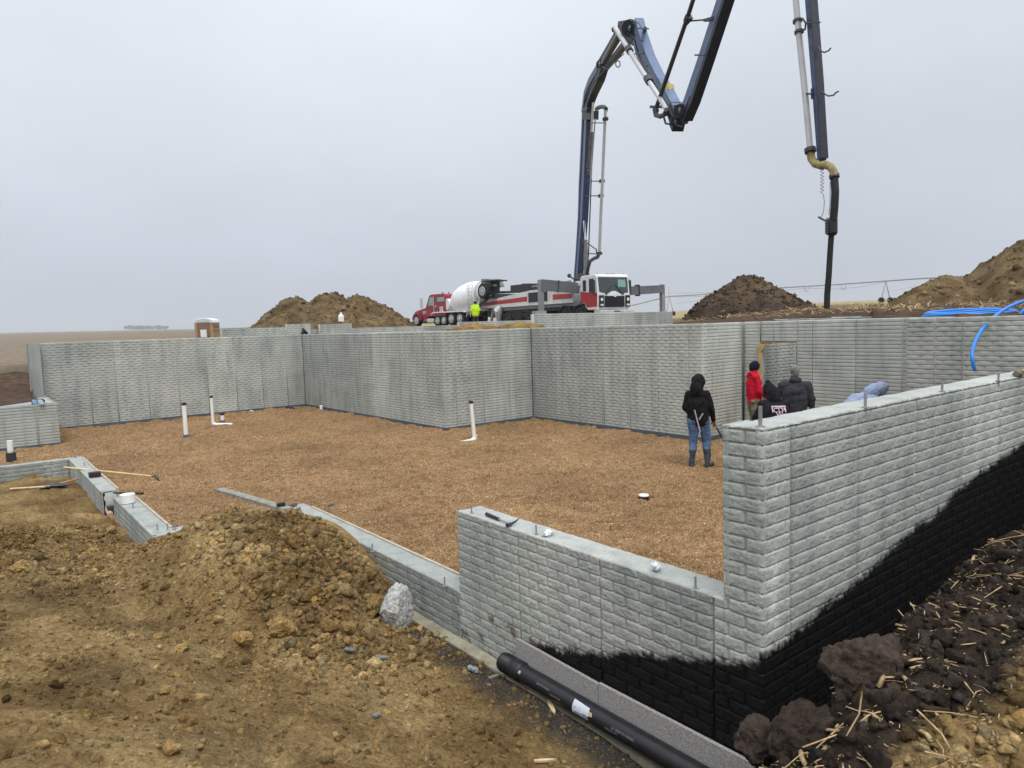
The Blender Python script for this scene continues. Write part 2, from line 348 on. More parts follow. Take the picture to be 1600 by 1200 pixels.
# ------------------------------------------------------------------ brick-pattern concrete walls
CR, BR, PN = .0762, .2286, .9144
def sheet(p0, p1, z0, z1, nor, ds, dz, seams, s0=0., seed=1, amp=1., ztop_j=0.):
    """relief of one wall face: p0->p1 on plan, nor outward. returns verts grid and arrays"""
    p0 = np.array(p0, float); p1 = np.array(p1, float); Ln = np.linalg.norm(p1 - p0); d = (p1 - p0) / Ln; nor = np.array(nor, float)
    ns = max(2, int(Ln / ds) + 1)
    s = np.linspace(0, Ln, ns)
    s = np.unique(np.round(np.concatenate([s] + [[q - s0 - .016, q - s0 - .007, q - s0 - .003, q - s0 + .002, q - s0 + .006, q - s0 + .016] for q in seams]), 5)); s = s[(s >= 0) & (s <= Ln)]
    if dz > .02:      # far wall: lines placed round the joints
        zs = []; k0 = int(math.floor(z0 / CR)) - 1
        for k in range(k0, int(z1 / CR) + 2): zs += [k * CR + .0005, k * CR + .003, k * CR + .012, k * CR + .034, k * CR + .054, k * CR + .0635]
        z = np.array([q for q in zs if z0 < q < z1]); z = np.concatenate([[z0], z, [z1]])
    else:
        k0 = math.floor(z0 / CR) - 1; off = np.array([0, .0008, .003, .008, .016, .025, .034, .043, .052, .0595, .0635, .070])
        z = (np.arange(k0, int(z1 / CR) + 2)[:, None] * CR + off[None]).ravel(); z = z[(z > z0 + .002) & (z < z1 - .002)]; z = np.concatenate([[z0], z, [z1]])
    SS, ZZ = np.meshgrid(s, z, indexing='ij'); sg = SS + s0
    wob = fbm(sg * 2.2, ZZ * .5, 2, seed + 60) * .004
    k = np.floor(ZZ / CR); fz = ZZ - k * CR
    row = (k % 2) * BR / 2
    bi = np.floor((sg + row) / BR); fs = (sg + row) - bi * BR
    jz2 = np.minimum(fz * 4.0, CR - fz)
    js = np.minimum(fs, BR - fs)
    e = np.minimum(np.clip((fz - .0008) / .0022, 0, 1), np.clip((CR - fz - .0005) / .0125, 0, 1) ** .85)
    es = np.clip((js - .0055) / .0035, 0, 1)
    face = np.minimum(e, .12 + .88 * es)
    rock_ = np.clip((js - .016) / .012, 0, 1) * np.clip((fz - .008) / .008, 0, 1) * np.clip((CR - .018 - fz) / .010, 0, 1)
    hb = (_h(bi, k, seed + 8) - .5) * .0025
    rid = 1 - np.abs(fbm(sg * 16 + bi * 3.7, ZZ * 55 + k * 5.1, 3, seed, .6)) * 5
    inner = rock_
    rk = (np.clip(rid, -.6, 1) * .0026 + fbm(sg * 34, ZZ * 85, 3, seed + 3, .7) * .010) * (.25 + .75 * inner)
    rk = rk * (1.3 if dz > .02 else 1.15)
    if dz > .02: rk = rk + fbm(sg * 5, ZZ * 20, 2, seed + 90) * .004
    dp_ = .012 if dz > .02 else .013
    dd = (-dp_ + face * (dp_ + .002 + hb + rk)) * amp
    for q in seams:
        g = np.abs(sg - q); dd = dd - (np.clip(1.5 - g / .010, 0, 1) * .030 if dz > .02 else np.clip(1.3 - g / .0075, 0, 1) * .020)
        dd = dd + np.clip(1 - np.abs(g - .014) / .006, 0, 1) * .002
    dd += fbm(sg * .8, ZZ * .8, 2, seed + 20) * .004
    if dz > .02:
        en = np.clip(np.minimum(SS, Ln - SS) / .04, 0, 1); dd = dd * en - .004 * (1 - en)
    P = np.zeros(SS.shape + (3,))
    P[..., 0] = p0[0] + d[0] * SS + nor[0] * dd; P[..., 1] = p0[1] + d[1] * SS + nor[1] * dd; P[..., 2] = ZZ
    if ztop_j:
        P[:, -1, 2] -= np.abs(fbm(s * 14, s * 0, 3, seed + 2)) * ztop_j; P[:, -2, 2] -= np.abs(fbm(s * 14, s * 0, 3, seed + 2)) * ztop_j * .6
    # lips
    def lip(A): B = A.copy(); B[..., 0] -= nor[0] * .035; B[..., 1] -= nor[1] * .035; return B
    P = np.concatenate([lip(P[:1]), P, lip(P[-1:])], 0); P = np.concatenate([lip(P[:, :1]), P, lip(P[:, -1:])], 1)
    pad = lambda A: np.pad(A, 1, mode='edge')
    tone = np.zeros_like(SS); qs = sorted(seams)
    pi_ = np.searchsorted(np.array(qs), sg) if qs else np.zeros_like(SS, int); tone = _h(pi_.astype(float), pi_ * 0. + seed, 3) * .8 + .1 + (fbm(sg * .5, ZZ * 3, 2, seed + 70)) * .5
    return P, pad(sg), pad(ZZ), pad(rock_), pad(tone)
def wall(name, label, faces, cores, tops=(), coat=None, pale=None, parent=None, group=None, cat='foundation wall'):
    """faces: sheet arg dicts; cores: boxes; tops: (x0,x1,y0,y1,z,res)"""
    V = []; Q = []; RK = []; TN = []; n = 0
    for fa in faces:
        P, sg, ZZ, rk_, tn_ = sheet(**fa); RK.append(rk_.ravel()); TN.append(tn_.ravel() * (.35 if fa['z1'] == ZC else 1) + (0 if fa['z1'] == ZC else .12)); a, b = P.shape[:2]; idx = np.arange(a * b).reshape(a, b) + n
        q = np.stack([idx[:-1, :-1], idx[1:, :-1], idx[1:, 1:], idx[:-1, 1:]], -1).reshape(-1, 4)
        V.append(P.reshape(-1, 3)); Q.append(q); n += a * b
    for (x0, x1, y0, y1, z, res) in tops:
        xs = np.linspace(x0, x1, max(2, int((x1 - x0) / res))); ys = np.linspace(y0, y1, max(2, int((y1 - y0) / res)))
        X, Y = np.meshgrid(xs, ys, indexing='ij')
        edge = np.minimum(np.minimum(X - x0, x1 - X), np.minimum(Y - y0, y1 - Y))
        Zt = z + fbm(X * 5, Y * 5, 4, 31) * .012 - np.clip(1 - edge / .02, 0, 1) * (.003 + np.abs(fbm(X * 22, Y * 22, 2, 4)) * .02)
        P = np.stack([X, Y, Zt], -1); a, b = P.shape[:2]; idx = np.arange(a * b).reshape(a, b) + n
        V.append(P.reshape(-1, 3)); RK.append(np.zeros(a * b)); TN.append(np.full(a * b, .05 if z < 1 else .35)); Q.append(np.stack([idx[:-1, :-1], idx[1:, :-1], idx[1:, 1:], idx[:-1, 1:]], -1).reshape(-1, 4)); n += a * b
    for (x0, x1, y0, y1, z0, z1) in cores:
        RK.append(np.zeros(8)); TN.append(np.full(8, .5)); mb = MB().box(x0, x1, y0, y1, z0, z1); V.append(np.array(mb.v)); Q.append(np.array(mb.f) + n); n += 8
    V = np.concatenate(V); Q = np.concatenate(Q)
    at_ = {}
    at_['tone'] = np.concatenate(TN); m_n = fbm(V[:, 0] * 7 + V[:, 1] * 7, V[:, 2] * 7, 4, 66); at_['mud'] = sstep(.02, .12, m_n - np.clip(V[:, 2] + .05, 0, 9) * .9 + .10) * .8 if coat else np.zeros(len(V))
    at_['rock'] = np.concatenate(RK)
    at_['coat'] = coat(V) if coat else np.zeros(len(V))
    at_['pale'] = pale(V) if pale else np.zeros(len(V))
    o = raw_mesh(name, V, Q, at_, False, CONC, parent)
    if label: tag(o, label, cat, group)
    return o
def sstep(a, b, x): t = np.clip((x - a) / (b - a), 0, 1); return t * t * (3 - 2 * t)
def coat_outer(V):
    u, v, z = V.T
    zb = np.interp(u, [-.1, .15, 1.1, 1.75, 2.18, 3.04, 4.28, 9.5], [.83, .88, 1.03, 1.17, 1.23, 1.40, 1.54, 2.05])
    zb = zb + fbm(u * 2.6, u * 0, 3, 3) * .10 + fbm(u * 11, z * 11, 3, 5) * .06
    return (v < .06) * sstep(.035, -.035, z - zb + (fbm(u * 60, z * 60, 3, 44)) * .07)
def coat_front(V):
    u, v, z = V.T
    zb = np.interp(v, [0, .35, .74, 1.27, 1.82, 2.09, 2.16, 2.3], [.81, .74, .62, .43, .28, .22, -.1, -.5])
    zb = zb + fbm(v * 3.2, v * 0, 3, 7) * .09 + fbm(v * 11, z * 11, 3, 6) * .06
    return (u < .06) * sstep(.035, -.035, z - zb + (fbm(v * 60, z * 60, 3, 45)) * .07)
def coat_corner(V): return np.maximum(coat_outer(V) * (V[:, 1] < .02), coat_front(V) * (V[:, 0] < .02))
def pale_edge(V):   # efflorescence smear down the corner
    u, v, z = V.T
    k = np.exp(-((u - .10) / .07) ** 2) * (v < .03) * sstep(-.05, .25, fbm(u * 9, z * 4.5, 4, 77) + .12 * np.sin(z * 3))
    return np.clip(k * .75, 0, 1) * sstep(1.95, 1.6, z)
sm_front = [.33, 1.27, 2.18, 3.095]; sm_front = [-.0] and sm_front
sm_out = [.015, .284, 1.08, 1.966, 2.816, 3.64, 4.5, 5.4, 6.3, 7.2, 8.1]
ZN, ZL, ZC, ZF = 2.15, 1.12, .37, 2.665
wall('foundation_wall', 'tall grey brick-patterned wall nearest the camera, its lower half coated black',
     [dict(p0=(0, 0), p1=(4.9, 0), z0=-.1, z1=ZN, nor=(0, -1), ds=.0095, dz=.0105, seams=sm_out, seed=2, ztop_j=.03),
      dict(p0=(4.9, 0), p1=(9.2, 0), z0=-.1, z1=ZN, nor=(0, -1), ds=.05, dz=.03, seams=sm_out, s0=4.9, seed=2),
      dict(p0=(0, 0), p1=(0, .255), z0=-.1, z1=ZN, nor=(-1, 0), ds=.0095, dz=.0105, seams=sm_front, seed=9, ztop_j=.03),
      dict(p0=(0, .255), p1=(.25, .255), z0=1.13, z1=ZN, nor=(0, 1), ds=.03, dz=.03, seams=[], seed=9)],
     [(.02, .23, .02, .24, -.1, ZN - .03), (.23, 9.2, .02, .24, -.1, ZN - .03)],
     tops=[(0, 9.2, 0, .25, ZN - .002, .02), (0, .25, .25, .256, ZN - .002, .003)], coat=coat_corner, pale=lambda V: np.maximum(pale_edge(V), (V[:, 2] > ZN - .022) * .05))
wl = wall('foundation_wall', 'waist-high front wall with a crumpled white wad and a hammer on its flat top',
     [dict(p0=(0, .256), p1=(0, 3.04), z0=-.1, z1=ZL, nor=(-1, 0), ds=.0095, dz=.0105, seams=sm_front, s0=.256, seed=9)],
     [(.02, .25, .257, 3.03, -.1, ZL - .02)], tops=[(0, .25, .257, 3.04, ZL - .001, .015)], coat=coat_front,
     pale=lambda V: (V[:, 2] > ZL - .02) * .0)
wc = wall('foundation_wall', 'low straight curb wall running back from the waist-high wall, half buried by the soil mound',
     [dict(p0=(0, 3.045), p1=(0, 7.05), z0=-.06, z1=ZC, nor=(-1, 0), ds=.02, dz=.0125, seams=sm_front + [3.1 + .914 * k for k in range(1, 5)], s0=3.045, seed=14),
      dict(p0=(-1.45, 7.05), p1=(0, 7.05), z0=-.06, z1=ZC, nor=(0, -1), ds=.02, dz=.0125, seams=[.914], seed=15)],
     [(.02, .25, 3.045, 7.3, -.06, ZC - .02), (-1.45, .02, 7.07, 7.3, -.06, ZC - .02)],
     tops=[(0, .25, 3.045, 7.3, ZC, .02), (-1.45, 0, 7.05, 7.3, ZC, .03)], pale=lambda V: (V[:, 2] > ZC - .02) * .0)
wall('foundation_wall', 'short low curb wall with a white roll on top, left of the soil mound',
     [dict(p0=(-1.72, 7.05), p1=(-1.45, 7.05), z0=-.06, z1=ZC, nor=(0, -1), ds=.02, dz=.0125, seams=[], seed=16),
      dict(p0=(-1.72, 7.05), p1=(-1.72, 9.75), z0=-.1, z1=ZC, nor=(-1, 0), ds=.025, dz=.0125, seams=[.9, 1.8], seed=17)],
     [(-1.70, -1.46, 7.06, 9.74, -.1, ZC - .02)], tops=[(-1.72, -1.46, 7.05, 9.75, ZC, .03)], pale=lambda V: (V[:, 2] > ZC - .02) * .0)
wall('foundation_wall', 'low curb wall bending round the far left, under the long rake handle',
     [dict(p0=(-1.80, 10.3), p1=(-1.80, 14.3), z0=-.06, z1=ZC, nor=(-1, 0), ds=.03, dz=.0125, seams=[.9, 1.8, 2.7, 3.6], seed=18),
      dict(p0=(-7, 14.3), p1=(-1.8, 14.3), z0=-.06, z1=ZC, nor=(0, -1), ds=.04, dz=.0125, seams=[.4, 1.3, 2.2, 3.1, 4.0, 4.9], seed=19)],
     [(-1.78, -1.56, 10.3, 14.5, -.06, ZC - .02), (-7, -1.78, 14.32, 14.52, -.06, ZC - .02)],
     tops=[(-1.8, -1.56, 10.3, 14.54, ZC, .04), (-7, -1.8, 14.3, 14.54, ZC, .06)], pale=lambda V: (V[:, 2] > ZC - .02) * .0)
STRIP = mat('slate_footing', (.085, .095, .11), .8, .2, 5)
def far_wall(label, p0, p1, nor, z0, z1, seams, s0=0, seed=30, th=.25, strip=True, name='foundation_wall', ds=.038, fs=None, core=None, ext=(.0, .0)):
    p0 = np.array(p0, float); p1 = np.array(p1, float); nor = np.array(nor, float)
    faces = fs or [dict(p0=p0, p1=p1, z0=z0, z1=z1, nor=nor, ds=ds, dz=.03, seams=seams, s0=s0, seed=seed)]
    dr_ = (p1 - p0) / np.linalg.norm(p1 - p0)
    a = p0 - nor * .018 - dr_ * ext[0]; b = p1 - nor * (th - .01) + dr_ * ext[1]
    cores = core or [(min(a[0], b[0]), max(a[0], b[0]), min(a[1], b[1]), max(a[1], b[1]), z0 - .1, z1 - .004)]
    o = wall(name, label, faces, cores)
    if strip:
        a = p0 + nor * .03; b = p1 - nor * .016
        MB().box(min(a[0], b[0]), max(a[0], b[0]), min(a[1], b[1]), max(a[1], b[1]), -.1, .105).build('footing_edge', STRIP, o)
    return o
far_wall('shorter left wall standing in front of the tall left wall, cut by the left edge', (-7, 19.35), (-1.45, 19.35), (0, -1), 0, ZL, [.5 + .914 * k for k in range(6)] + [5.1], seed=31)
MBr = far_wall('low side wall at the far left linking the shorter wall to the tall one', (-1.45, 19.38), (-1.45, 22.7), (1, 0), 0, ZL, [.9, 1.8, 2.7], seed=32)
far_wall('tall back-left wall, longest brick-patterned run below the portable toilet', (-1.45, 23.0), (6.62, 23.0), (0, -1), 0, ZF, [.95 + .28, 1.95, 2.85, 3.77, 4.69, 5.63, 6.54, 7.43], ext=(0, .025), seed=33)
pc = MB().box(-1.75, -1.47, 22.6, 23.25, 0, ZF).build('foundation_wall', CONC); tag(pc, 'smooth dark concrete end post of the tall wall at far left', 'foundation wall')
far_wall('tall back wall running towards the camera to the projecting corner', (6.62, 13.5), (6.62, 23.0), (-1, 0), 0, ZF, [.35, 1.25, 2.15, 3.05, 3.97, 4.88, 5.8, 6.72, 7.62, 8.83], ext=(-.025, .025), seed=34)
far_wall('tall wall face right of the projecting corner, behind the leaning white vent pipe', (6.62, 13.5), (9.65, 13.5), (0, -1), 0, ZF, [.38, 1.3, 2.2, 2.4], ext=(-.025, .025), seed=35)
far_wall('tall middle wall behind the man in blue jeans', (9.65, 7.55), (9.65, 13.5), (-1, 0), 0, ZF, [.38, 1.28, 2.18, 3.08, 3.98, 4.9], ext=(-.025, .025), seed=36)
far_wall('narrow tall wall turning in beside the timber-framed doorway', (9.65, 7.55), (11.2, 7.55), (0, -1), 0, ZF, [.35, .6, 1.45], ext=(-.025, .025), seed=37)
U3 = 11.2
sF7 = [3.99 - 3.02, 4.91 - 3.02, 5.85 - 3.02, 6.75 - 3.02, 3.88 - 3.02]
far_wall('tall wall with a doorway opening, behind the workers', (U3, 3.0), (U3, 7.55), (-1, 0), 0, ZF, [], seed=38,
         fs=[dict(p0=(U3, 3.0), p1=(U3, 6.19), z0=0, z1=ZF, nor=(-1, 0), ds=.038, dz=.03, seams=sF7, seed=38),
             dict(p0=(U3, 6.19), p1=(U3, 7.11), z0=2.2, z1=ZF, nor=(-1, 0), ds=.038, dz=.03, seams=sF7, s0=3.17, seed=38),
             dict(p0=(U3, 7.11), p1=(U3, 7.55), z0=0, z1=ZF, nor=(-1, 0), ds=.038, dz=.03, seams=[], s0=4.09, seed=38)],
         core=[(U3 + .018, U3 + .25, 3.0, 6.185, -.1, ZF - .004), (U3 + .018, U3 + .25, 6.185, 7.115, 2.205, ZF - .004), (U3 + .018, U3 + .25, 7.115, 7.575, -.1, ZF - .004)], strip=False)
far_wall('inner passage wall seen through the doorway', (U3 + .26, 7.2), (15.5, 7.2), (0, -1), 0, ZF - .02, [.6, 1.5, 2.4, 3.3], seed=39, strip=False)
far_wall('end wall closing the passage behind the doorway', (13.85, 5.6), (13.85, 8.4), (-1, 0), 0, 2.70, [.9, 1.8], seed=42, strip=False)
far_wall('passage wall facing the inner passage wall behind the doorway', (U3 + .26, 5.65), (13.85, 5.65), (0, 1), 0, 2.66, [.9, 1.8], seed=43, strip=False)
pf = MB().box(U3 - .1, 14, 5.5, 8.4, -.2, -.02).build('passage_floor', GRAV); tag(pf, kind='structure')
far_wall('tall right-hand wall with the blue pipe end hanging over it', (9.0, .26), (9.0, 3.0), (-1, 0), 0, ZF, [.08, 1.0, 1.9, 2.3], ext=(0, -.025), seed=40, strip=False)
far_wall('return wall joining the right-hand wall to the doorway wall', (9.0, 3.0), (U3, 3.0), (0, 1), 0, ZF, [.9], ext=(-.025, .025), seed=41, strip=False)
# frost walls behind
far_wall('higher wall strip above the tall left wall, right of the portable toilet', (4.75, 26.3), (7.95, 26.3), (0, -1), 1.6, 2.985, [.9, 1.9], seed=50, strip=False)
far_wall('small raised wall block with a notch, under the left soil mound', (7.3, 26.2), (8.3, 26.2), (0, -1), 2.0, 3.09, [.5], seed=51, strip=False)
far_wall('small stepped wall block carrying the white jug', (8.72, 26.2), (10.15, 26.2), (0, -1), 2.0, 3.06, [.6], seed=52, strip=False)
far_wall('thin top strip of a far wall below the red truck', (8.0, 26.6), (17.5, 26.6), (0, -1), 1.6, 2.86, [1, 2, 3, 4, 5, 6, 7, 8], seed=53, strip=False)
far_wall('pale far garage wall in front of the concrete truck tail', (12.3, 21.0), (16.05, 21.0), (0, -1), 1.8, 2.955, [.9, 1.8, 2.7], seed=54, strip=False)
far_wall('higher far garage wall in front of the pump truck cab', (11.95, 16.0), (19.15, 16.0), (0, -1), 1.8, 3.115, [.3, 1.6, 2.7, 3.9, 4.9, 5.9], seed=55, strip=False)
b_ = MB().box(12.02, 12.5, 16.05, 16.25, 3.11, 3.22).build('concrete_lump', CONC, None); tag(b_, 'rough concrete lump on the left end of the higher garage wall', 'concrete lump')
# ------------------------------------------------------------------ near soil
CT = []
def cp(px, py, z, pz=None): p = on_z(px, py, z); CT.append((p[0], p[1], z))
for v in (1.2, 2.0, 2.8, 3.5, 3.9): CT.append((-.34, v, -.05)); CT.append((0, v, -.1))
CT += [(-.10, 6.9, .12), (-.12, 6.4, .40), (-.12, 5.8, .50), (-.12, 5.2, .44), (-.12, 4.75, .33), (-.14, 4.35, .14), (-.4, 7.0, .16), (-.9, 7.0, .36), (-.45, 6.5, .42)]
CT += [(-.3, .3, -.12), (0, .1, -.12)]
for a in [(620, 985, .0), (600, 1010, .02), (500, 1015, .04), (400, 1012, .1), (300, 985, .18), (205, 905, .38), (340, 810, .84), (300, 822, .76), (420, 818, .68), (370, 806, .80),
          (480, 822, .66), (500, 855, .6), (545, 860, .5), (590, 890, .32), (605, 915, .15), (400, 880, .66), (350, 900, .55), (450, 900, .5), (400, 955, .38), (520, 940, .36), (330, 950, .42), (250, 858, .5), (262, 900, .48),
          (185, 835, .02), (225, 868, .05), (150, 790, 0.0), (100, 775, .06), (60, 760, .05), (20, 790, .12), (0, 850, .3), (100, 850, .12), (60, 900, .5), (150, 900, .36), (0, 950, .6), (100, 980, .56), (0, 1100, .82),
          (0, 1195, .92), (200, 1100, .66), (200, 1195, .76), (300, 1040, .36), (400, 1100, .36), (400, 1195, .52), (600, 1100, .14), (600, 1195, .28), (800, 1195, .1), (800, 1110, -.02),
          (950, 1190, -.05), (720, 1050, -.06), (520, 1060, .13)]: cp(*a)
CT += [(-.15, -.0, -.1), (-1.2, .1, .3), (-1.5, 1.0, .25), (-3.4, -2.1, 1.15), (-4.5, 0, 1.2), (-4.5, 3, 1.0), (-5, 6, .8), (-5, 10, .4), (-3, 12, .1), (-5, 14, .15), (-8, 14, .4), (-8, 6, 1.1), (-8, 0, 1.4), (-8, -8, 1.6), (0, -8, 1.7),
       (-2.4, 12.5, .06), (-2.2, 10, .02), (-2.0, 8.3, .02), (-2.4, 7.0, .3), (-3.2, -.4, 1.12), (-2.3, -.6, 1.0),
       # bank right of the trench
       (-1.55, -.95, 1.0), (-1.2, -.98, 1.12), (-.7, -.9, 1.16), (-.3, -.82, 1.2), (.2, -.78, 1.24), (.7, -.74, 1.28), (1.3, -.78, 1.24), (2.0, -.8, 1.26), (3.0, -.8, 1.28), (4.5, -.8, 1.34), (7, -.9, 1.7), (10, -1, 2.0), (12, -1, 2.3), (12, -8, 2.4), (6, -8, 2.1),
       (-1.4, -1.6, 1.16), (-.6, -1.5, 1.3), (.2, -1.4, 1.36), (1.2, -1.5, 1.33), (3, -1.6, 1.42), (-2.6, -3, 1.18), (0, -3, 1.45),
       (-.9, -.3, .15), (-.5, -.25, .1), (0, -.28, 0.0), (.7, -.28, .05), (1.3, -.28, .1), (2.0, -.28, .15), (3, -.28, .2), (4.5, -.3, .3), (8, -.3, .6), (-1.0, -.5, .55), (-.5, -.5, .55), (0, -.5, .6), (1.0, -.48, .7), (2, -.5, .75), (4, -.5, .9)]
CT = np.array(CT)
def _d(a, b): return np.sqrt(((a[:, None, :] - b[None]) ** 2).sum(-1) + .0025)
_K = _d(CT[:, :2], CT[:, :2]) + np.eye(len(CT)) * -.004
_n = len(CT); _A = np.zeros((_n + 3, _n + 3)); _A[:_n, :_n] = _K; _A[:_n, _n] = 1; _A[:_n, _n + 1:] = CT[:, :2]; _A[_n, :_n] = 1; _A[_n + 1:, :_n] = CT[:, :2].T
_w = np.linalg.solve(_A, np.concatenate([CT[:, 2], [0, 0, 0]]))
def h0(u, v):
    q = np.stack([u.ravel(), v.ravel()], 1); o = np.zeros(len(q))
    for i in range(0, len(q), 20000): b = q[i:i + 20000]; o[i:i + 20000] = _d(b, CT[:, :2]) @ _w[:_n] + _w[_n] + b @ _w[_n + 1:]
    return o.reshape(u.shape)
def rough_at(u, v):
    """how cloddy: 0 smooth packed, 1 loose"""
    mound = np.exp(-(((u + .9) / .8) ** 2 + ((v - 4.9) / 1.8) ** 2) * 1.1)
    left = sstep(4.6, 6.0, v) * sstep(-1.4, -2.2, u) * (.5 + .5 * sstep(11, 8.5, v))
    bank = (v < -.35) * 1.0
    return np.clip(.22 + mound + .8 * left + .8 * bank, 0, 1)
def hz(u, v):
    z = h0(u, v); r = rough_at(u, v)
    a = math.radians(-35); p = u * math.cos(a) - v * math.sin(a); q = u * math.sin(a) + v * math.cos(a)
    z = z + fbm(u * 1.3 + 9, v * 1.9, 4, 33, .6) * .30 * sstep(4.6, 6.0, v) * sstep(-1.75, -2.3, u)
    wall_d = np.clip(-u, 0, 1); nearw = sstep(.1, .5, np.where(v > .1, wall_d, 1.0))
    z = z + (fbm(p * 2.2, q * 4.2, 4, 3) * .12 + fbm(u * 9, v * 9, 4, 8) * .075 * (r + .45) + (v < -.3) * (lumps(u * 4.2, v * 4.2, 77) * .10)) * nearw
    z = z + (lumps(u * 9, v * 9, 4) * .045 * r + lumps(u * 20, v * 20, 6) * .020 * (r + .25) + lumps(u * 45, v * 45, 9) * .006) * (nearw * .8 + .2)
    return z
def peat_at(u, v):
    b = sstep(-.30, -.36, v) * sstep(-1.95, -1.6, u + fbm(u * 3, v * 3, 3, 2) * .4)
    yellow = sstep(-1.36, -1.48, v + .16 * u + fbm(u * 4, v * 4, 3, 12) * .25)
    return np.clip(b * (1 - yellow) + .25 * sstep(.02, .2, fbm(u * 1.7, v * 1.7, 4, 21)) * (v > 0), 0, 1)
def grit_at(u, v):
    return np.clip(sstep(-.62, -.25, u + fbm(u * 5, v * 5, 3, 40) * .3) * (v > -.1) * (v < 3.6) * .9, 0, 1)
def nonuni(a, b, fine0, fine1, d, D):
    x = [fine0]
    while x[-1] < fine1: x.append(x[-1] + d)
    s = d
    while x[-1] < b: s = min(D, s * 1.25); x.append(x[-1] + s)
    y = [fine0]; s = d
    while y[-1] > a: s = min(D, s * 1.25); y.append(y[-1] - s)
    return np.array(y[:0:-1] + x)
us = nonuni(-9, 13, -3.7, 2.4, .022, .3); vs = nonuni(-9, 14.3, -1.9, 7.6, .022, .12)
U, V_ = np.meshgrid(us, vs, indexing='ij')
Zs = hz(U, V_)
Zs = np.where((U > -.11) & (V_ > .02) & (V_ < 4.2), np.minimum(Zs, -.085), Zs)
uc = (U[:-1, :-1] + U[1:, 1:]) / 2; vc = (V_[:-1, :-1] + V_[1:, 1:]) / 2
keep = ((uc < .01) & (vc < 7.06)) | ((uc < -1.6) & (vc < 14.4)) | (vc < .012)
so_ = grid_mesh('soil_ground', np.stack([U, V_, Zs], -1), {'peat': peat_at(U, V_), 'grit': grit_at(U, V_), 'tint': np.ones(U.shape + (3,))}, keep, True, SOIL)
tag(so_, kind='structure')
# footing strip showing along the front wall
fo = MB().box(-.13, .015, .02, 7.0, -.3, -.062).build('footing', mat('dirty_footing', (.22, .20, .14), .9, .3, 7, col2=(.36, .34, .26), bump=.4), wl); tag(fo, 'concrete footing ledge')
# ------------------------------------------------------------------ gravel floor
pp = np.arange(-19.5, 9.0, .045); qq = [1.0]
while qq[-1] < 26: qq.append(qq[-1] + .017 + .0011 * max(0, qq[-1] - 3))
PP, QQ = np.meshgrid(pp, np.array(qq), indexing='ij'); p, q = PP, QQ
U = PP * .784 + QQ * .6207; V_ = -PP * .6207 + QQ * .784
Zg = fbm(p * 1.1, q * 3.0, 4, 50) * .10 + (1 - np.abs(fbm(p * 1.9 + fbm(p, q, 2, 5) * 2, q * 6.5, 3, 54)) * 6).clip(-.5, 1) * .022 + fbm(p * 4, q * 12, 2, 57) * .035 + fbm(U * 12, V_ * 12, 2, 60) * .02
Zg -= sstep(.13, .26, fbm(p * 2.3 + 40, q * 9.5 + fbm(p * .9, q * .9, 2, 8) * 6, 3, 81, .55)) * .0
led = fbm(p * 2.6 + 40, q * 7.5 + fbm(p * 1.1, q * 1.1, 3, 8) * 5, 3, 81, .5)
Zg += np.floor(led * 9 + .5) * .018 + sstep(.35, .5, (led * 9 + .5) % 1) * .012 - sstep(.16, .19, fbm(p * 3.1, q * 13 + fbm(p, q, 2, 9) * 5, 2, 85)) * .05
Zg += .015
uc = (U[:-1, :-1] + U[1:, 1:]) / 2; vc = (V_[:-1, :-1] + V_[1:, 1:]) / 2
inside = ((uc > .08) & (uc < 9.0)) & (vc > .1) & (vc < 23.1) | ((uc >= 9) & (uc < 9.9) & (vc > 3.0) & (vc < 13.7)) | ((uc > -1.6) & (uc < 7) & (vc > 7.2) & (vc < 23.1)) | ((uc < 7) & (vc > 14.4) & (vc < 19.4)) | ((uc > 9) & (vc < 7.6) & (vc > 3.0)) | ((uc > -2.2) & (uc < -1.4) & (vc > 9.2) & (vc < 10.6))
inside &= ~((uc > 6.75) & (vc > 13.6)) & ~((uc > 9.75) & (vc > 7.68))
g = grid_mesh('gravel_floor', np.stack([U, V_, Zg], -1), None, inside, True, GRAV); tag(g, kind='structure')
# ------------------------------------------------------------------ far ground, polar round the site
AZ = [-180, -60, -20, 5, 20, 30, 42, 62, 70, 76, 86, 95, 120, 180]
ZB = [1.6, 1.8, 2.2, 2.45, 2.6, 2.6, 2.55, 2.55, 1.9, 1.35, 1.2, .9, 1.1, 1.6]
D0 = [20, 20, 14, 14, 13, 14, 36, 36, 24, 20, 36, 36, 30, 20]
SL = [.005, .01, .017, .0178, .0178, .0178, .0115, .011, .0095, .0088, .0103, .0103, .008, .005]
def gz(az, d):
    z = np.interp(az, AZ, ZB) + np.interp(az, AZ, SL) * np.maximum(0, d - np.interp(az, AZ, D0))
    z = z + .5 * np.exp(-((d - 29) / 2.2) ** 2) * sstep(84, 87, az) * sstep(130, 100, az)
    return z
poly = [(13, -.0), (9.25, -.0), (9.15, 3.1), (11.38, 3.15), (11.4, 5.7), (13.9, 5.8), (13.9, 8.3), (11.4, 7.7), (9.85, 7.72), (9.8, 13.65), (6.8, 13.7), (6.78, 23.2), (-1.7, 23.2), (-1.75, 19.5), (-7.2, 19.5), (-9, 14.2), (-9, 9)]
paz = np.array([math.degrees(math.atan2(y - EYE[1], x - EYE[0])) for x, y in poly])
def r_in(az):
    r = 8.0
    for i in range(len(poly) - 1):
        a0, a1 = paz[i], paz[i + 1]
        if min(a0, a1) <= az <= max(a0, a1):
            x0, y0 = poly[i]; x1, y1 = poly[i + 1]; c, s = math.cos(math.radians(az)), math.sin(math.radians(az))
            dx, dy = x1 - x0, y1 - y0; den = c * dy - s * dx
            if abs(den) < 1e-6: continue
            t = ((x0 - EYE[0]) * dy - (y0 - EYE[1]) * dx) / den; r = max(r, t)
    return r
